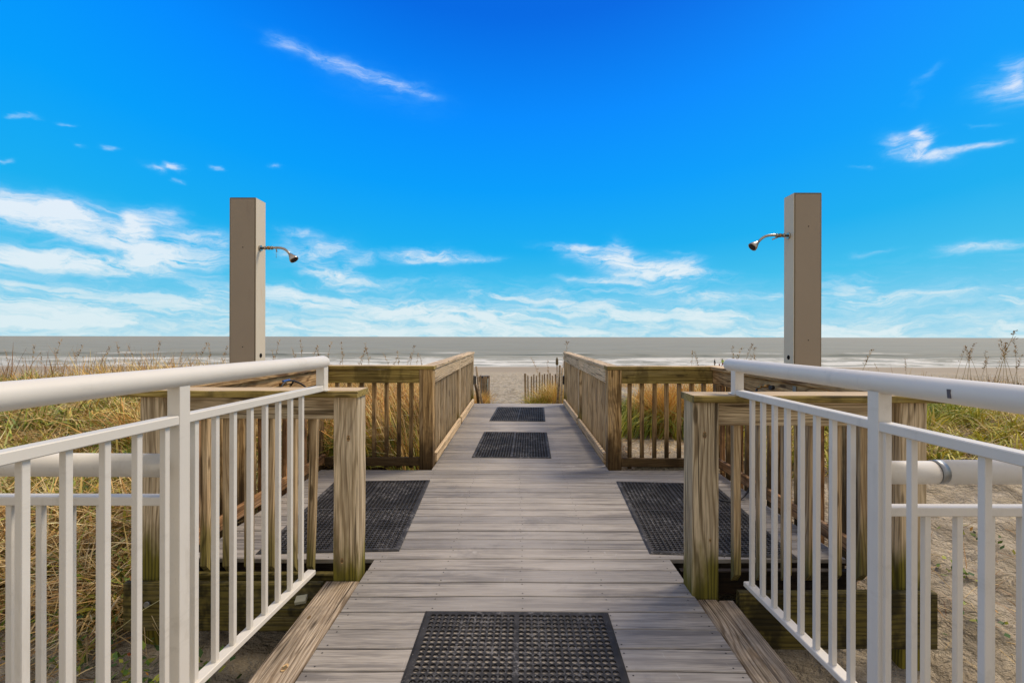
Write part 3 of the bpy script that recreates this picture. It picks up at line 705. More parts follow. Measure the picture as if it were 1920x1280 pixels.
# ------------------------------------------------------------------ white metal railings
def line_pt(x0, sl, y, z): return Vector((x0 + sl * y, y, z))
def sq(name, p, s, z0, z1, mat, root, ang, key=None):
    up = Vector((math.cos(ang), math.sin(ang), 0))
    return board(name, (p[0], p[1], z0), (p[0], p[1], z1), s, s, mat, root, up, .0015, mesh_key=key)
def white_railing(side):
    left = side == 'l'; x0, sl = (-1.33, .0862) if left else (1.292, -.0437)
    M = M_WHITE if left else M_WHITE2; ang = -math.atan(sl)
    ye = 2.60 if left else 2.47; zt, zu, zb = (1.235, 1.105, .118) if left else (1.228, 1.10, .128)
    lab = ('cream white metal railing with round handrail left of the near boardwalk' if left else
           'soft white metal railing with round handrail right of the near boardwalk')
    root = thing('metal_railing', lab, 'railing', tuple(line_pt(x0, sl, 1.6, 0)), 0, 'white metal railings')
    P = lambda y, z: line_pt(x0, sl, y, z)
    yn = .45
    r = .036
    yt = 2.665 if left else 2.60
    pts = [P(yn, zt)] + [P(yn + (yt - .03 - yn) * i / 8, zt) for i in range(1, 9)] + [P(yt - .012, zt), P(yt, zt)]
    tube('handrail', pts, r, M, root, 20, [r] * 9 + [r * .86, r * .55])
    if not left:
        # dark scuff on the handrail
        c = P(1.29, zt); board('scuff_mark', c + Vector((-.0345, 0, -.016)), c + Vector((-.0365, 0, .009)), .011, .002, M_SCUFF, root, (-1, 0, 0), .0003)
    board('upper_rail', P(yn, zu - .016), P(ye + .0, zu - .016), .044, .032, M, root, (0, 0, 1), .003)
    board('bottom_rail', P(yn, zb - .0125), P(ye - .085, zb - .0125), .046, .025, M, root, (0, 0, 1), .003)
    yp = 1.631 if left else 1.567
    sq('post', P(yp, 0), .047, -.62, zt - r * .8, M, root, ang)
    sq('post', P(.62, 0), .047, -.62, zt - r * .8, M, root, ang)
    # short foot post on the wooden cap, with flange
    yf = ye + .025
    sq('foot_post', P(yf, 0), .047, 1.0805, zt - r * .7, M, root, ang)
    board('flange', P(yf, 1.0745) + Vector((-.035, 0, .0025)), P(yf, 1.0745) + Vector((.035, 0, .0025)), .07, .005, M, root, (0, 0, 1), .001)
    ylist = [1.1427, 1.245, 1.353, 1.457, 1.561, 1.69, 1.794, 1.893, 1.998, 2.10, 2.20, 2.30, 2.40] if left else \
            [1.216, 1.432, 1.528, 1.679, 1.771, 1.862, 1.957, 2.052, 2.146, 2.24, 2.335]
    ylist = [ylist[0] - .105 * k for k in range(6, 0, -1) if ylist[0] - .105 * k > yn] + ylist
    for yy in ylist:
        if abs(yy - .62) < .05 or abs(yy - yp) < .02: continue
        yy += .012
        sq('baluster', P(yy, 0), .0205, zb, zu - .032, M, root, ang, 'wb' + side)
white_railing('l'); white_railing('r')
def side_fence(side):
    left = side == 'l'; sg = -1 if left else 1; M = M_WHITE if left else M_WHITE2
    y = 1.62 if left else 1.59; xs0 = -1.215 if left else 1.25
    zt, zu = (.930, .825) if left else (.921, .805)
    root = thing('metal_railing', 'lower white metal railing running off to the %s, behind the near handrail' % ('left' if left else 'right'), 'railing', (sg * 1.9, y, 0), 0, 'white metal railings')
    xe = sg * 3.3
    if left: tube('handrail', [(xs0, y, zt), (-2.2, y, zt + .003), (xe, y, zt + .006)], .040, M, root, 20)
    else:
        tube('handrail', [(xs0, y, zt - .002), (1.425, y, zt - .002)], .0385, M, root, 20)
        tube('coupling', [(1.426, y, zt), (1.452, y, zt)], .0405, M_GALV, root, 20)
        tube('handrail', [(1.453, y, zt), (xe, y, zt)], .0405, M, root, 20)
    board('upper_rail', (xs0, y, zu - .015), (xe, y, zu - .015), .042, .030, M, root, (0, 0, 1), .003)
    board('bottom_rail', (xs0, y, -.26), (xe, y, -.26), .042, .025, M, root, (0, 0, 1), .003)
    x = (-1.452 if left else 1.40)
    while abs(x) < 3.25:
        sq('baluster', (x, y, 0), .0205, -.2475, zu - .030, M, root, 0, 'sb' + side); x += sg * (.1045 if left else .110)
    sq('post', (sg * 2.95, y, 0), .047, -.62, zt - .03, M, root, 0)
side_fence('l'); side_fence('r')

# ------------------------------------------------------------------ rubber mats
def mat_mesh():
    W, L, T = .914, 1.50, .008; bw_, nx, ny = .020, 13, 23; cb = .016
    cx = (W - 2 * bw_ - cb) / 2 / nx; cy = (L - 2 * bw_ - cb) / 2 / ny
    bm = bmesh.new()
    vc = {}
    def V(x, y, z):
        k = (round(x, 5), round(y, 5), round(z, 5))
        if k not in vc: vc[k] = bm.verts.new((x, y, z))
        return vc[k]
    def quad(a, b, c, d):
        try: bm.faces.new((a, b, c, d))
        except ValueError: pass
    for qx in (0, 1):
        for qy in (0, 1):
            ox = -W/2 + bw_ + qx * (nx * cx + cb); oy = -L/2 + bw_ + qy * (ny * cy + cb)
            for i in range(nx):
                for j in range(ny):
                    x0, y0 = ox + i * cx, oy + j * cy; x1, y1 = x0 + cx, y0 + cy; mx, my = (x0+x1)/2, (y0+y1)/2
                    r = min(cx, cy) * .36
                    outer = [(x1, my), (x1, y1), (mx, y1), (x0, y1), (x0, my), (x0, y0), (mx, y0), (x1, y0)]
                    inner = [(mx + cx*.43 * math.cos(k * math.pi/4), my + cy*.43 * math.sin(k * math.pi/4)) for k in range(8)]
                    for k in range(8):
                        a, b = outer[k], outer[(k+1) % 8]; c, d = inner[(k+1) % 8], inner[k]
                        quad(V(*a, T), V(*b, T), V(*c, T), V(*d, T)); quad(V(*d, T), V(*c, T), V(*c, .001), V(*d, .001))
    def slab(x0, y0, x1, y1, z):
        quad(V(x0, y0, z), V(x1, y0, z), V(x1, y1, z), V(x0, y1, z))
    hx, hy = W/2, L/2; Tt = T + .0004
    def beam(x0, y0, x1, y1):
        b0 = [bm.verts.new(p) for p in ((x0, y0, .001), (x1, y0, .001), (x1, y1, .001), (x0, y1, .001))]
        b1 = [bm.verts.new(p) for p in ((x0, y0, Tt), (x1, y0, Tt), (x1, y1, Tt), (x0, y1, Tt))]
        bm.faces.new(b1)
        for k in range(4): bm.faces.new((b0[k], b0[(k+1) % 4], b1[(k+1) % 4], b1[k]))
    beam(-cb/2, -hy + bw_, cb/2, hy - bw_); beam(-hx + bw_, -cb/2, -cb/2, cb/2); beam(cb/2, -cb/2, hx - bw_, cb/2)
    # bevelled border
    def ring(inset, z): return [bm.verts.new((sx * (hx + .012 - inset), sy * (hy + .012 - inset), z)) for sx, sy in ((-1, -1), (1, -1), (1, 1), (-1, 1))]
    r0, r1, r2 = ring(0, .002), ring(.012, Tt), ring(.012 + bw_, Tt)
    for a, b in ((r0, r1), (r1, r2)):
        for k in range(4): bm.faces.new((a[k], a[(k+1) % 4], b[(k+1) % 4], b[k]))
    me = finish(bm, 'rubber_mat'); me.materials.append(M_RUBBER); return me
MM = mat_mesh()
for label, x, y, rz, sx, sy in (
        ('black perforated rubber mat nearest the camera at the bottom of the photo', -.008, 1.565, -.6, .975, 1.0),
        ('black perforated rubber mat in the walkway between the wooden corner posts', -.045, 6.00, -1.6, .97, .94),
        ('farthest black rubber mat, near the beach end of the walkway', .035, 8.33, -2.6, .98, .98),
        ('black perforated rubber mat lying in the left shower bay', -1.245, 3.70, 3.0, .96, .97),
        ('black perforated rubber mat lying in the right shower bay', 1.350, 3.66, -3.9, .97, .97)):
    o = link('rubber_mat', MM); o.location = (x, y, .0015); o.rotation_euler = (0, 0, R(rz)); o.scale = (sx, sy, 1)
    tag(o, label, 'floor mat', 'black rubber mats on the deck')

# ------------------------------------------------------------------ shower columns
def bell(name, c, ax, mat, parent, prof, sides=14):
    ax = Vector(ax).normalized(); c = Vector(c)
    return tube(name, [c + ax * t for t, _ in prof], 1, mat, parent, sides, [r for _, r in prof])
def shower(side):
    left = side == 'l'; sg = -1 if left else 1
    if left: xa, y0, dpt, ztop = -2.0, 3.545, .142, 2.445
    else: xa, y0, dpt, ztop = 2.018, 3.385, .132, 2.44
    w = .203; xb = xa + sg * w; x0, x1 = min(xa, xb), max(xa, xb); y1 = y0 + dpt
    z0 = 1.078
    root = thing('shower_column', 'tall %s shower column with chrome shower head above the %s railing' % ('taupe' if left else 'taupe and pale', 'left' if left else 'right'), 'shower', ((x0+x1)/2, (y0+y1)/2, z0), 0, 'outdoor shower columns')
    g = .004
    bxm('core', (x0 + g, y0 + g, z0), (x1 - g, y1 - g, ztop - .004), M_RUST, root, along='z', ch=.001)
    bxm('front_panel', (x0 + .009, y0, z0 + .002), (x1 - .009, y0 + g, ztop - .014), M_CLAD_SHADE, root, along='z', ch=.001)
    bxm('back_panel', (x0 + .005, y1 - g, z0 + .002), (x1 - .005, y1, ztop - .007), M_CLAD_SHADE, root, along='z', ch=.001)
    xi0, xi1 = (x1 - g, x1) if left else (x0, x0 + g)
    bxm('side_panel', (xi0, y0 + .004, z0 + .002), (xi1, y1 - .004, ztop - .007), M_CLAD_LIT, root, along='z', ch=.001)
    xi0, xi1 = (x0, x0 + g) if left else (x1 - g, x1)
    bxm('side_panel', (xi0, y0 + .004, z0 + .002), (xi1, y1 - .004, ztop - .007), M_CLAD_SHADE, root, along='z', ch=.001)
    # timber post that carries the column down outside the railing
    xo0, xo1 = (BXL - .19, BXL - .12) if left else (BXR + .12, BXR + .165)
    bxm('timber_post', (xo0, y0 + .02, -.6), (xo1, y1 - .01, z0 + .01), W_BROWN, root, along='z', ch=.003)
    # screws and the drain hole
    for zz in ((2.06, 1.30) if left else (2.19, 1.36)):
        tube('screw_head', [((x0+x1)/2 + .003, y0, zz), ((x0+x1)/2 + .003, y0 - .002, zz)], .0042, M_SCREW, root, 8)
    xf = x1 if left else x0
    tube('valve_hole', [(xf - sg * .000, y0 + dpt*.5, 1.232), (xf - sg * .0025, y0 + dpt*.5, 1.232)], .017, M_DARKHOLE, root, 14)
    # shower arm
    ym = y0 + dpt * (.42 if left else .48); za = 2.065 if left else 2.135
    d = -sg
    tube('wall_flange', [(xf, ym, za), (xf + d * .010, ym, za)], .022, M_CHROME, root, 14)
    if left:
        arm = [(xf + d * .008, ym, za), (xf + d * .10, ym, za + .004)] + bez((xf + d*.13, ym, za + .004), (xf + d*.185, ym, za + .004), (xf + d*.205, ym, za - .01), (xf + d*.232, ym, za - .048), 8)
        hd = (xf + d * .232, ym, za - .046); ax = (d * .62, -.1, -.75)
    else:
        arm = [(xf + d * .008, ym, za), (xf + d * .08, ym, za + .002)] + bez((xf + d*.10, ym, za + .004), (xf + d*.165, ym, za + .006), (xf + d*.195, ym, za - .004), (xf + d*.232, ym, za - .052), 8)
        hd = (xf + d * .232, ym, za - .048); ax = (d * .75, -.1, -.65)
    tube('shower_arm', arm, .0095, M_CHROME, root, 12)
    for t_ in (.035, .06, .085): tube('pipe_fitting', [(xf + d * t_, ym, za + .002), (xf + d * (t_ + .014), ym, za + .002)], .0145, M_BRASS if t_ == .06 else M_CHROME, root, 10)
    if left:
        tube('pull_chain', [(xf + d*.125, ym, za - .005), (xf + d*.126, ym, za - .075)], .0014, M_CHROME, root, 6)
        tube('valve_lever', [(xf + d*.118, ym, za + .01), (xf + d*.132, ym, za - .028)], .004, M_CHROME, root, 8)
    else:
        tube('valve_lever', [(xf + d*.075, ym, za - .008), (xf + d*.13, ym - .01, za - .030)], .0045, M_CHROME, root, 8)
    bell('shower_head', hd, ax, M_CHROME, root, [(0, .012), (.010, .017), (.022, .021), (.040, .031), (.052, .034), (.060, .034)])
    bell('spray_face', Vector(hd) + Vector(ax).normalized() * .0602, ax, M_SCREW, root, [(0, .027), (.002, .026)])
shower('l'); shower('r')

# ------------------------------------------------------------------ taps, hose and bracket
t = thing('hose_tap', 'brass tap with blue handle and black hose loop on the left railing', 'tap', (-2.0, 3.97, .98))
tube('tap_body', [(-2.03, 3.97, .972), (-1.975, 3.97, .972)], .012, M_BRASS, t, 10)
board('tap_handle', (-1.985, 3.93, 1.0), (-1.975, 4.02, 1.005), .02, .014, M_BLUE, t, (0, 0, 1), .004)
tube('hose', bez((-1.975, 3.86, .93), (-1.965, 3.88, 1.02), (-1.965, 4.05, 1.03), (-1.97, 4.32, .91), 14) + bez((-1.97, 4.34, .88), (-1.97, 4.5, .5), (-1.94, 4.4, .1), (-1.9, 4.3, .02), 10), .0075, M_BLACK, t, 8)
tube('hose_clamp', [(-2.03, 4.16, .94), (-2.0, 4.16, .99)], .008, M_SCREW, t, 8)
t = thing('hose_tap', 'brass tap with dark knob and black hose hanging on the right railing', 'tap', (2.02, 3.68, .97))
tube('tap_body', [(2.05, 3.76, .985), (2.0, 3.78, .985)], .013, M_BRASS, t, 10)
tube('tap_outlet', [(2.0, 3.80, .975), (2.0, 3.86, .955)], .009, M_BRASS, t, 10)
tube('tap_knob', [(2.02, 3.66, .985), (1.99, 3.655, .985)], .019, M_BLACK, t, 12)
tube('hose', bez((2.0, 3.87, .955), (1.98, 3.92, .8), (2.0, 3.80, .5), (1.99, 3.95, .15), 14) + bez((1.99, 3.97, .10), (1.98, 4.0, .012), (1.9, 3.93, .012), (1.80, 3.86, .014), 8) + bez((1.78, 3.86, .014), (1.68, 3.87, .017), (1.66, 3.95, .017), (1.75, 4.2, .012), 8), .008, M_BLACK, t, 8)
br = bxm('hook_bracket', (2.041, 3.40, .955), (2.0485, 3.44, 1.02), M_GALV, None, along='z', ch=.001); tag(br, 'small grey metal bracket screwed to the right railing board', 'bracket')
ob = board('wood_offcut', (-1.22, 2.56, -.075), (-1.165, 2.57, -.07), .05, .02, M_OFFCUT, None, (.1, -.2, 1), .002); tag(ob, 'small pale wood block in the dark gap beside the left curb', 'wood block')
bxm('debris_ledge', (-1.32, 2.50, -.13), (-1.11, 2.60, -.088), W_DARK, bw)

# ------------------------------------------------------------------ beyond the deck end: sand fences, stakes, bin
def slat_fence(label, pts_fn, n, hgt, mat, lean=.02, w=.038, miss=0):
    c = pts_fn(0.5)
    root = thing('sand_fence', label, 'sand fence', (c[0], c[1], h1(c[0], c[1])), 0, 'slatted sand fences')
    for i in range(n):
        x, y = pts_fn(i / (n - 1)); z = h1(x, y); hh = hgt * random.uniform(.93, 1.05)
        ww = w * (1.5 if i == 0 else 1)
        board('slat', (x, y, z - .1), (x + random.uniform(-lean, lean), y + random.uniform(-lean, lean), z + hh), ww, .010 if i else .05, mat, root, (0, 1, 0), .001)
    for f in (.3, .75):
        pp = []
        for i in range(0, n * 2):
            x, y = pts_fn(i / (2 * n - 1)); pp.append((x, y - .012, h1(x, y) + hgt * f))
        tube('wire', pp, .0025, M_GALV, root, 5)
slat_fence('slatted sand fence right of the sandy path beyond the deck', lambda t: (.24 + 1.05 * t, 13.3 - .7 * t), 15, .92, W_FENCE)
slat_fence('slatted sand fence half buried in brown grass on the far right', lambda t: (13.0 + 3.4 * t, 14.5 + .6 * t), 24, .55, W_FENCE, w=.05)
slat_fence('short slatted sand fence piece left of the sandy path', lambda t: (-1.04 + .27 * t, 12.5 + .1 * t), 7, .80, W_FENCE)
def stake(label, a, b, r, mat=W_FENCE):
    a, b = Vector(a), Vector(b); m = (a + b) / 2 + Vector((random.uniform(-.02, .02), 0, 0))
    o = link('wooden_stake', tube_mesh([Vector((0, 0, 0)), m - a, b - a], r, 8, True, [r, r * .95, r * .8]), mat); o.location = a
    tag(o, label, 'stake', 'leaning wooden stakes at the deck end')
def at(px, py, y): return (( px - 970) * y / 870, y, EYE - (py - 631.5) * y / 870)
stake('dark stake leaning outward just past the left railing end', at(905, 762, 10.4), at(893, 687, 10.6), .026, W_FENCE)
stake('brown stake tilted against the left railing end', at(898, 764, 10.1), at(889, 711, 10.1), .030, W_BROWN)
stake('thin pale stake standing upright beside the left railing end', at(900, 764, 10.3), at(898, 716, 10.2), .016, W_PALE)
stake('dark upright stake just past the right railing end', at(1044, 764, 10.4), at(1050, 684, 10.4), .028, W_FENCE)
stake('pale upright stake hard against the right railing end', at(1051, 764, 10.1), at(1055, 690, 10.1), .026, W_PALE)
t = thing('marker_post', 'thin post with a small dark lantern-like cap at the right path edge', 'marker post', at(1045, 740, 11.5))
tube('stake', [at(1045, 745, 11.5), at(1044.5, 683, 11.5)], .012, W_FENCE, t, 8)
bell('cap', at(1044.5, 684, 11.5), (0, 0, 1), M_RUST, t, [(0, .026), (.02, .034), (.12, .034), (.16, .022), (.20, .004)], 8)
t = thing('litter_bin', 'low litter bin with a dark lid left of the sandy path', 'bin', (-.92, 13.0, h1(-.92, 13.0)))
bz = h1(-.92, 13.0)
tube('barrel', [(-.92, 13.0, bz), (-.92, 13.0, bz + .80)], .10, flat('dark_green_drum', (.045, .10, .085), .6), t, 14)
bxm('lid', (-1.06, 12.87, bz + .80), (-.80, 13.13, bz + .85), M_SCREW, t, ch=.01)

# ------------------------------------------------------------------ people on the beach
def person(label, x, y, hgt, top, legs, pose):
    zb = h1(x, y) - .01; s = hgt / 1.7
    hip = (0, 0, .90)
    J = {'hip': hip, 'chest': (.0 + pose.get('lean', 0) * .35, .02, 1.25), 'neck': (pose.get('lean', 0) * .5, .02, 1.47), 'head': (pose.get('lean', 0) * .6, .0, 1.61)}
    V = []; E = []; Rr = []
    def a(p, r, par=None):
        V.append(Vector(p) * s); Rr.append(r * s)
        if par is not None: E.append((par, len(V) - 1))
        return len(V) - 1
    h = a(J['hip'], .145); c = a(J['chest'], .16, h); n = a(J['neck'], .06, c); hd = a(J['head'], .105, n); a((J['head'][0], 0, 1.70), .07, hd)
    st = pose.get('stride', .12)
    for sg in (-1, 1):
        k = a((sg * .10 + st * sg * .5, .02 - pose.get('bend', 0), .48), .075, h); f = a((sg * .11 + st * sg, .03, .07), .05, k); a((sg * .11 + st * sg, -.10, .04), .04, f)
        sh = a((J['chest'][0] + sg * .19, .02, 1.40), .06, c); el = a((J['chest'][0] + sg * .25 + pose.get('arm', 0) * .1, -.06, 1.14), .045, sh)
        ha = a((J['chest'][0] + sg * .22 + pose.get('arm', 0) * .25, -.16 - pose.get('reach', 0), .94), .04, el)
        for q in range(5): a((J['chest'][0] + sg * .22 + pose.get('arm', 0) * .25 + (q - 2) * .014, -.18 - pose.get('reach', 0), .87 - (q % 3) * .008), .010, ha)
    me = bpy.data.meshes.new('person'); me.from_pydata(V, E, [])
    ob = bpy.data.objects.new('person', me); COL.objects.link(ob)
    md = ob.modifiers.new('skin', 'SKIN'); sv = me.skin_vertices[0].data
    for i, r in enumerate(Rr): sv[i].radius = (r, r)
    sv[0].use_root = True
    ss = ob.modifiers.new('sub', 'SUBSURF'); ss.levels = 1
    dg = bpy.context.evaluated_depsgraph_get(); m2 = bpy.data.meshes.new_from_object(ob.evaluated_get(dg))
    ob.modifiers.clear(); ob.data = m2
    skin = flat('skin', (.42, .25, .17), .6); hair = flat('dark_hair', (.03, .02, .015), .7); m2.materials.clear()
    for q in (skin, hair, top, legs): m2.materials.append(q)
    for p_ in m2.polygons:
        z = p_.center.z / s; ax = abs(p_.center.x / s - J['chest'][0])
        p_.material_index = 1 if z > 1.62 or (z > 1.54 and p_.center.y > .02) else (0 if z > 1.46 else (0 if (z < 1.0 and ax > .16 and z > .80) else (2 if z > .92 else (3 if z > .10 else 0))))
        p_.use_smooth = True
    ob.location = (x, y, zb); ob.rotation_euler = (0, 0, pose.get('rz', 0)); return tag(ob, label, 'person', 'people on the beach')
YP = 83.5
c_dark = flat('dark_clothes', (.03, .04, .035), .8); c_lime = flat('lime_top', (.40, .62, .05), .8); c_red = flat('dark_red_clothes', (.32, .035, .03), .8)
person('person in dark clothes standing sideways on the wet sand, leftmost of three', (1340.3 - 970) * YP / 870, YP, 1.55, c_dark, c_dark, {'lean': .15, 'stride': .06, 'rz': 1.2})
person('small child in dark red between the two adults on the wet sand', (1349 - 970) * YP / 870, YP, .80, c_red, c_dark, {'lean': -.1, 'stride': .05})
person('person in a lime green top and dark red trousers on the wet sand', (1355.5 - 970) * YP / 870, YP, 1.60, c_lime, c_red, {'lean': -.12, 'stride': .16, 'bend': .08, 'reach': .1})
bb = bxm('bodyboard', ((1154.5 - 970) * YP / 870, YP, h1(17.7, YP) + .02), ((1161.5 - 970) * YP / 870, YP + .5, h1(17.7, YP) + .34), M_BLUE, None, ch=.08)
tag(bb, 'small blue bodyboard lying at the water edge, left of the people', 'bodyboard')

# ------------------------------------------------------------------ vegetation
SEG = 3
def blades(name, x, y, length, width, a0, bend, az, col, parent=None, z=None, zoff=0.0, tipcol=None, kind='stuff'):
    """curved tapering blades: a0 start elevation (rad), bend total bend (rad), az heading"""
    n = len(x); z = height(x, y) if z is None else z
    S = SEG; px, pz = np.zeros(n), np.zeros(n); rows = []
    side = np.stack([-np.sin(az), np.cos(az), np.zeros(n)], -1)
    tw = RNG.uniform(-1.2, 1.2, n)[:, None]
    for k in range(S + 1):
        t = k / S; th = a0 - bend * t
        if k: px = px + length / S * np.cos(th_prev); pz = pz + length / S * np.sin(th_prev)
        th_prev = a0 - bend * (t + .5 / S)
        c = np.stack([x + px * np.cos(az), y + px * np.sin(az), np.maximum(z + pz + zoff, z - .01 + .012 * (k > 0))], -1)
        w = (width * (1.0, .95, .7, .12)[k] * .5)[:, None]
        nrm = np.stack([-np.sin(th) * np.cos(az), -np.sin(th) * np.sin(az), np.cos(th)], -1)
        sd = side * np.cos(tw * t) + nrm * np.sin(tw * t)
        rows += [c - sd * w, c + sd * w]
    co = np.stack(rows, 1).reshape(-1, 3); b = (np.arange(n) * 2 * (S + 1))[:, None]
    q = np.concatenate([b + np.array([[2*k, 2*k+1, 2*k+3, 2*k+2]]) for k in range(S)], 1).reshape(-1, 4)
    me = raw_mesh(name, co, q, True)
    ca = me.color_attributes.new('tint', 'FLOAT_COLOR', 'POINT')
    tt = np.repeat(np.linspace(0, 1, S + 1), 2)[None, :, None]
    tc = col if tipcol is None else tipcol
    cc = col[:, None, :] * (1 - tt) + tc[:, None, :] * tt
    arr = np.concatenate([cc, np.ones((n, 2 * (S + 1), 1))], -1).astype(np.float32); ca.data.foreach_set('color', arr.ravel())
    return link(name, me, M_BLADE, parent, kind)
def scatter(n, x0, x1, y0, y1, dens=None, clump=0):
    if clump:
        k = max(1, n // clump); cx = RNG.uniform(x0, x1, k); cy = RNG.uniform(y0, y1, k)
        i = RNG.integers(0, k, n); x = cx[i] + RNG.normal(0, .06, n); y = cy[i] + RNG.normal(0, .06, n)
    else: x = RNG.uniform(x0, x1, n); y = RNG.uniform(y0, y1, n)
    if dens is not None:
        m = RNG.random(n) < dens(x, y); x, y = x[m], y[m]
    keep = ~((x > XL - .10) & (x < XR + .10) & (y < 9.7)) & ~((x > -2.28) & (x < 2.3) & (y < 5.06))
    return x[keep], y[keep]
def pal(n, cols, var=.42, p=None):
    c = np.array(cols)[RNG.choice(len(cols), n, p=p)]; return np.clip(c * RNG.uniform(1 - var, 1 + var, (n, 1)), .005, .9)
STRAW = [(.70, .50, .21), (.56, .36, .12), (.80, .62, .33), (.40, .22, .07), (.62, .45, .20)]
GOLD = [(.85, .54, .16), (.76, .44, .12), (.86, .64, .30), (.66, .33, .09)]
GREEN = [(.22, .28, .035), (.33, .36, .05), (.14, .21, .03), (.42, .42, .08), (.30, .38, .12)]
YGREEN = [(.52, .46, .04), (.38, .37, .03), (.62, .50, .07), (.27, .27, .025)]
BROWN = [(.32, .15, .045), (.42, .22, .07), (.20, .09, .03)]
U = RNG.uniform
cov = grass_cover
# A tall golden stand behind the left bay
def stand(name, n, box, h, cols, tips, clump=14, dens=cov, w=(.007, .014), a=(68, 88), b=(15, 75)):
    x, y = scatter(n, *box, dens=dens, clump=clump); n = len(x)
    az = U(0, 6.283, n)     # blades beside the railings lean away from the deck
    az = np.where((x > -2.0) & (x < 0) & (y < 10), math.pi + U(-1.3, 1.3, n), az); az = np.where((x < 2.0) & (x > 0) & (y < 10), U(-1.3, 1.3, n), az)
    return blades(name, x, y, U(*h, n), U(*w, n), np.radians(U(*a, n)), np.radians(U(*b, n)), az, pal(n, cols), tipcol=pal(n, tips))
stand('dune_grass', 7500, (-4.6, -1.05, 5.15, 8.2), (.55, 1.0), GOLD + BROWN, GOLD + STRAW[:2] + BROWN[:1], w=(.009, .018), a=(55, 88), b=(15, 100))
stand('dune_grass', 11000, (-4.6, -1.05, 5.15, 7.0), (.28, .62), GREEN * 2 + YGREEN, GREEN + YGREEN + GOLD[:1], w=(.009, .020), b=(30, 110))
stand('dune_grass', 6000, (-8.5, -1.1, 7.5, 13), (.4, .85), GOLD + GREEN[:2], GOLD)
# B green and straw dune on the left
stand('dune_grass', 22000, (-13, -2.3, 3.0, 9.5), (.20, .50), GREEN * 2 + STRAW[:3] + YGREEN[:2], GREEN * 2 + GOLD + STRAW, w=(.010, .026), b=(30, 140), clump=22)
stand('dune_grass', 12000, (-24, -5, 8, 16), (.25, .52), GOLD + STRAW, GOLD + STRAW + BROWN, w=(.008, .016))
stand('dune_grass', 1300, (-26, -7, 8, 14), (.55, 1.0), BROWN + STRAW[:1], BROWN + GOLD[:1], w=(.008, .016), a=(72, 90), b=(2, 35), clump=4)
stand('dune_grass', 1200, (9, 24, 10, 17), (.5, .95), BROWN, BROWN + GOLD[:1], w=(.008, .018), a=(72, 90), b=(2, 35), clump=6)
# straw litter lying on the sand
def litter(name, n, box, dens, L=(.15, .5), cols=STRAW, w=(.004, .010), zoff=(.0, .07)):
    x, y = scatter(n, *box, dens=dens); n = len(x)
    return blades(name, x, y, U(*L, n), U(*w, n), np.radians(U(-5, 50, n)), np.radians(U(0, 80, n)), U(0, 6.283, n), pal(n, cols), zoff=U(*zoff, n))
litter('straw_litter', 14000, (-4.8, -2.1, 2.0, 3.8), lambda x, y: cov(x, y), L=(.25, .6), w=(.006, .012), zoff=(.03, .16))
stand('dune_grass', 3500, (-4.6, -2.2, 2.3, 4.2), (.16, .38), GREEN, GREEN + YGREEN, w=(.010, .022), b=(40, 130), clump=40)
litter('straw_litter', 40000, (-6.5, -1.85, 1.7, 5.2), lambda x, y: cov(x, y) * .9 + .02)
litter('straw_litter', 16000, (-10, -2.5, 5, 9), lambda x, y: cov(x, y))
litter('straw_litter', 9000, (-5, -1.6, 1.2, 4), lambda x, y: cov(x, y) * .3 + .07 , cols=BROWN + STRAW)
stand('dune_grass', 7000, (-5.5, -1.9, 2.0, 5), (.12, .35), GREEN + YGREEN, GREEN + YGREEN + STRAW[:1], w=(.006, .014), b=(40, 130), clump=30)
# C right side
stand('dune_grass', 11000, (1.05, 6.0, 5.9, 8.4), (.30, .62), GREEN * 2 + YGREEN, GREEN * 2 + GOLD[:1] + YGREEN, w=(.009, .018), b=(30, 110))
stand('dune_grass', 3000, (1.75, 3.2, 6.3, 7.2), (.6, .95), GOLD + YGREEN[:1], GOLD, clump=40, w=(.008, .016))
stand('dune_grass', 26000, (2.5, 14, 4.2, 10.5), (.14, .40), YGREEN * 2 + GREEN[:2] + GOLD[:1], YGREEN * 2 + STRAW[:2] + GOLD[:1], w=(.009, .022), b=(40, 150), clump=20)
litter('straw_litter', 13000, (2.4, 9, 4.0, 9), lambda x, y: cov(x, y) * .8)
litter('straw_litter', 3200, (1.7, 6, 1.3, 5.2), lambda x, y: .25 + .6 * (fbm(x, y, 3) > .05), L=(.06, .30), cols=STRAW + BROWN, zoff=(0, .01), w=(.002, .005))
litter('straw_litter', 900, (1.1, 2.9, 4.95, 6.3), lambda x, y: .5 + 0 * x, L=(.05, .2), cols=STRAW + BROWN, zoff=(0, .01))
stand('dune_grass', 11000, (6, 24, 9, 18), (.3, .62), BROWN + STRAW + GOLD, BROWN + GOLD, w=(.007, .014))
# D clumps at both sides of the sandy path
def clump_at(cx, cy, r, n, h, cols, tips):
    x = cx + RNG.normal(0, r, n); y = cy + RNG.normal(0, r * .7, n)
    return blades('dune_grass', x, y, U(*h, n), U(.006, .012, n), np.radians(U(60, 88, n)), np.radians(U(10, 80, n)), U(0, 6.283, n), pal(n, cols), tipcol=pal(n, tips))
clump_at(.92, 11.4, .20, 1300, (.45, .95), GOLD + GREEN[:3], GOLD + YGREEN[:1])
clump_at(.50, 11.3, .16, 700, (.25, .58), YGREEN + GREEN, YGREEN + GOLD[:1])
clump_at(1.25, 12.2, .25, 700, (.5, .95), GOLD, GOLD)
clump_at(-.95, 12.3, .10, 420, (.3, .6), YGREEN + GOLD, GOLD)
clump_at(-1.25, 11.6, .16, 500, (.3, .6), GOLD + BROWN, GOLD)
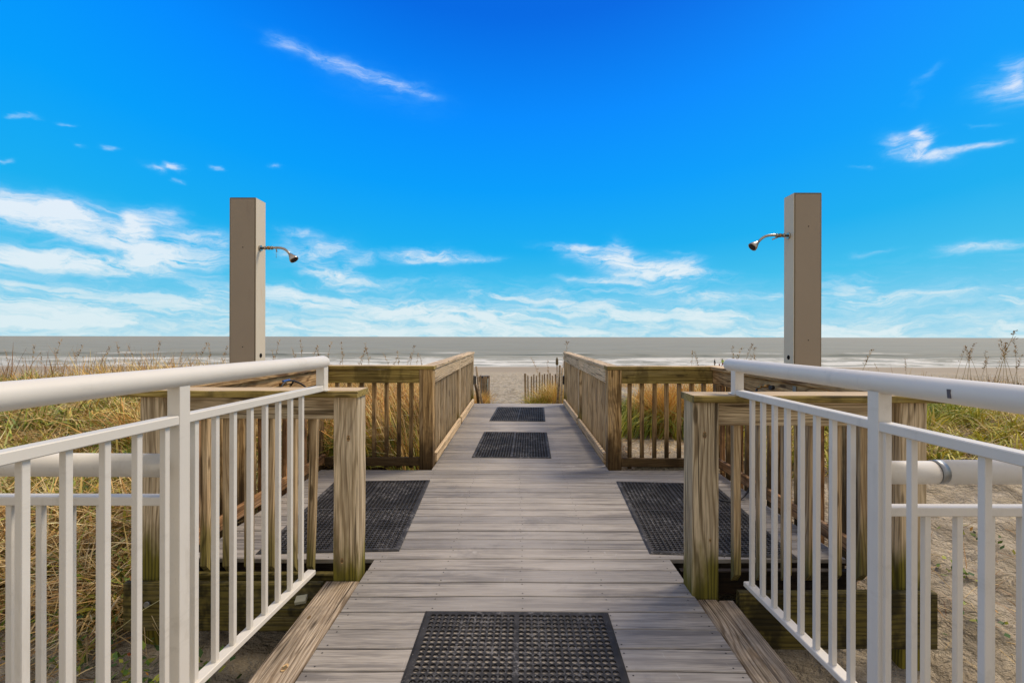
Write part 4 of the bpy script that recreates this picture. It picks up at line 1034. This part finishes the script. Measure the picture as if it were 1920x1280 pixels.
# clumps on the far dune foot beside the beach
for cx, cy, r in ((-9, 24, 2.5), (-16, 26, 3), (6, 27, 1.2), (14, 26, 2.5), (22, 25, 3), (-5, 21, 1.2)):
    clump_at(cx, cy, r, 1300, (.4, .8), GOLD + STRAW, GOLD + BROWN)

# leafy creepers near the left front beam and a few sprigs on the right-hand sand
def leaves(name, x, y, z, size, cols, kind='stuff', parent=None):
    n = len(x); az = U(0, 6.283, n); el = np.radians(U(-10, 60, n)); roll = U(-.7, .7, n)
    d = np.stack([np.cos(az) * np.cos(el), np.sin(az) * np.cos(el), np.sin(el)], -1)
    s = np.stack([-np.sin(az), np.cos(az), roll], -1); s /= np.linalg.norm(s, axis=1)[:, None]
    p = np.stack([x, y, z], -1); L = size[:, None]
    pts = [p, p + d * L * .45 + s * L * .27, p + d * L, p + d * L * .45 - s * L * .27]
    co = np.stack(pts, 1).reshape(-1, 3); q = (np.arange(n) * 4)[:, None] + np.array([[0, 1, 2, 3]])
    me = raw_mesh(name, co, q); ca = me.color_attributes.new('tint', 'FLOAT_COLOR', 'POINT')
    cc = np.repeat(pal(n, cols), 4, 0); ca.data.foreach_set('color', np.concatenate([cc, np.ones((4 * n, 1))], 1).astype(np.float32).ravel())
    return link(name, me, M_BLADE, parent, kind)
LEAF = [(.10, .17, .025), (.18, .24, .03), (.32, .33, .04), (.07, .13, .03)]
def creeper(spots, name='ground_creeper'):
    X, Y, Z = [], [], []
    for cx, cy, r, n, hh in spots:
        x = cx + RNG.normal(0, r, n); y = cy + RNG.normal(0, r, n); X.append(x); Y.append(y); Z.append(height(x, y) + U(.0, hh, n))
    X, Y, Z = map(np.concatenate, (X, Y, Z)); k = ~((X > -1.13) & (X < 1.2)) & ~((np.abs(X) < 2.2) & (Y > 2.6) & (Y < 5))
    X, Y, Z = X[k], Y[k], Z[k]
    leaves(name, X, Y, Z, U(.025, .06, len(X)), LEAF)
    k2 = RNG.random(len(X)) < .035; leaves(name, X[k2], Y[k2], Z[k2] + .01, U(.02, .045, k2.sum()), [(.62, .30, .05), (.60, .42, .06), (.5, .12, .05)])
creeper([(-2.35, 3.2, .18, 300, .35), (-2.5, 2.7, .15, 160, .2), (-2.0, 2.35, .12, 120, .16), (-1.75, 2.35, .12, 110, .14), (-2.75, 4.0, .35, 300, .3),
         (-3.6, 4.2, .4, 260, .25), (-4.6, 5.0, .6, 300, .3), (-1.55, 2.2, .08, 50, .1), (-3.0, 2.6, .2, 90, .12)])
creeper([(2.62, 2.6, .07, 26, .07), (2.85, 3.0, .07, 22, .06), (3.3, 3.3, .1, 20, .06), (2.45, 2.9, .05, 14, .05), (2.5, 2.2, .05, 8, .04)])

# tall sea oats whose heads stand against the sea: each one a thing
def oat_parts(h, lean, seedn, rs):
    rr = np.random.default_rng(rs); lx, ly = lean
    pts = [Vector((lx * t * t, ly * t * t, h * t)) for t in np.linspace(0, 1, 6)]
    stem = tube_mesh(pts, .003, 4, True, [.0052, .0047, .0042, .0035, .0028, .0018])
    bm = bmesh.new()
    for i in range(seedn):
        t = 1 - .30 * rr.random(); p = Vector((lx * t * t, ly * t * t, h * t)); a = rr.uniform(0, 6.28)
        d = Vector((math.cos(a) * .5, math.sin(a) * .5, rr.uniform(-.2, .9))).normalized(); s = d.cross(Vector((0, 0, 1))).normalized(); L = rr.uniform(.025, .055)
        q = p + d * .01
        v = [bm.verts.new(c) for c in (q, q + d * L * .5 + s * L * .22, q + d * L, q + d * L * .5 - s * L * .22)]; bm.faces.new(v)
    head = finish(bm, 'seed_head'); return stem, head
M_STEM = flat('dry_stem', (.46, .34, .17), .7); M_SEED = flat('dry_seed_head', (.36, .24, .12), .8)
VAR = [oat_parts(1.0, (random.uniform(-.28, .28), random.uniform(-.1, .1)), 34, 50 + i) for i in range(7)]
for st, hd in VAR: st.materials.append(M_STEM); hd.materials.append(M_SEED)
def oat(px, py, y, i, label, grp):
    x = (px - 970) * y / 870; ztop = EYE - (py - 632) * y / 870; zg = h1(x, y)
    H = max(.35, ztop - zg); root = thing('sea_oat', label, 'sea oat', (x, y, zg - .02), random.uniform(-.4, .4), grp); root.scale = (H, H, H)
    st, hd = VAR[i % len(VAR)]; a = link('stem', st, None, root); b = link('seed_head', hd, None, root, 'stuff')
oats_l = [(20, 655), (58, 648), (97, 636), (110, 652), (132, 645), (160, 668), (190, 650), (225, 660), (232, 640), (262, 644), (290, 640), (285, 662), (330, 655), (365, 640), (378, 655), (395, 642), (407, 650), (412, 662), (45, 670), (78, 662), (150, 655), (210, 672), (250, 668), (306, 668), (345, 664), (510, 636), (524, 655), (538, 662), (560, 650), (568, 636), (574, 648), (590, 655)]
oats_m = [(606, 640), (610, 650), (628, 662), (632, 665), (644, 640), (660, 652), (672, 664), (682, 668), (696, 642), (724, 668), (741, 660), (749, 657), (753, 665), (764, 648), (777, 662), (798, 665), (838, 658)]
oats_c = [(1050, 640), (1040, 665), (1022, 668), (1030, 674), (1294, 656), (1316, 658), (1366, 648), (1378, 646), (1384, 644), (1398, 650), (1408, 664), (1416, 672), (1376, 670)]
oats_r = [(1604, 650), (1662, 678), (1700, 668), (1788, 648), (1802, 642), (1812, 650), (1824, 646), (1840, 652), (1852, 654), (1865, 618), (1880, 640), (1892, 634), (1904, 640), (1908, 628), (1858, 660), (1834, 664), (1896, 660)]
k = 0
for lst, lab, grp, yr in ((oats_l, 'tall dry sea oat on the left dune against the sea', 'sea oats on the left dune', (8, 15)),
                          (oats_m, 'dry sea oat rising behind the left back railing', 'sea oats behind the left back railing', (9, 16)),
                          (oats_c, 'thin sea oat against the surf near the right back railing', 'sea oats near the right back railing', (10, 14)),
                          (oats_r, 'tall sea oat among brown grass on the far right dune', 'sea oats on the right dune', (9, 15))):
    lst = sorted(lst); ORD = 'first second third fourth fifth sixth seventh eighth ninth tenth eleventh twelfth thirteenth fourteenth fifteenth sixteenth seventeenth eighteenth nineteenth twentieth'.split()
    n_ = len(lst)
    def lab_i(i):
        half = (n_ + 1) // 2
        if i == 0: w = 'leftmost of all'
        elif i == n_ - 1: w = 'rightmost of all'
        elif i < half: w = ORD[i] + ' from the left'
        else: w = ORD[n_ - 1 - i] + ' from the right'
        return lab + ', ' + w
    for ii, (px, py) in enumerate(lst):
        yy = random.uniform(*yr)
        if 1010 < px < 1060: yy = random.uniform(11.6, 12.6)
        oat(px, py, yy, k, lab_i(ii), grp); k += 1
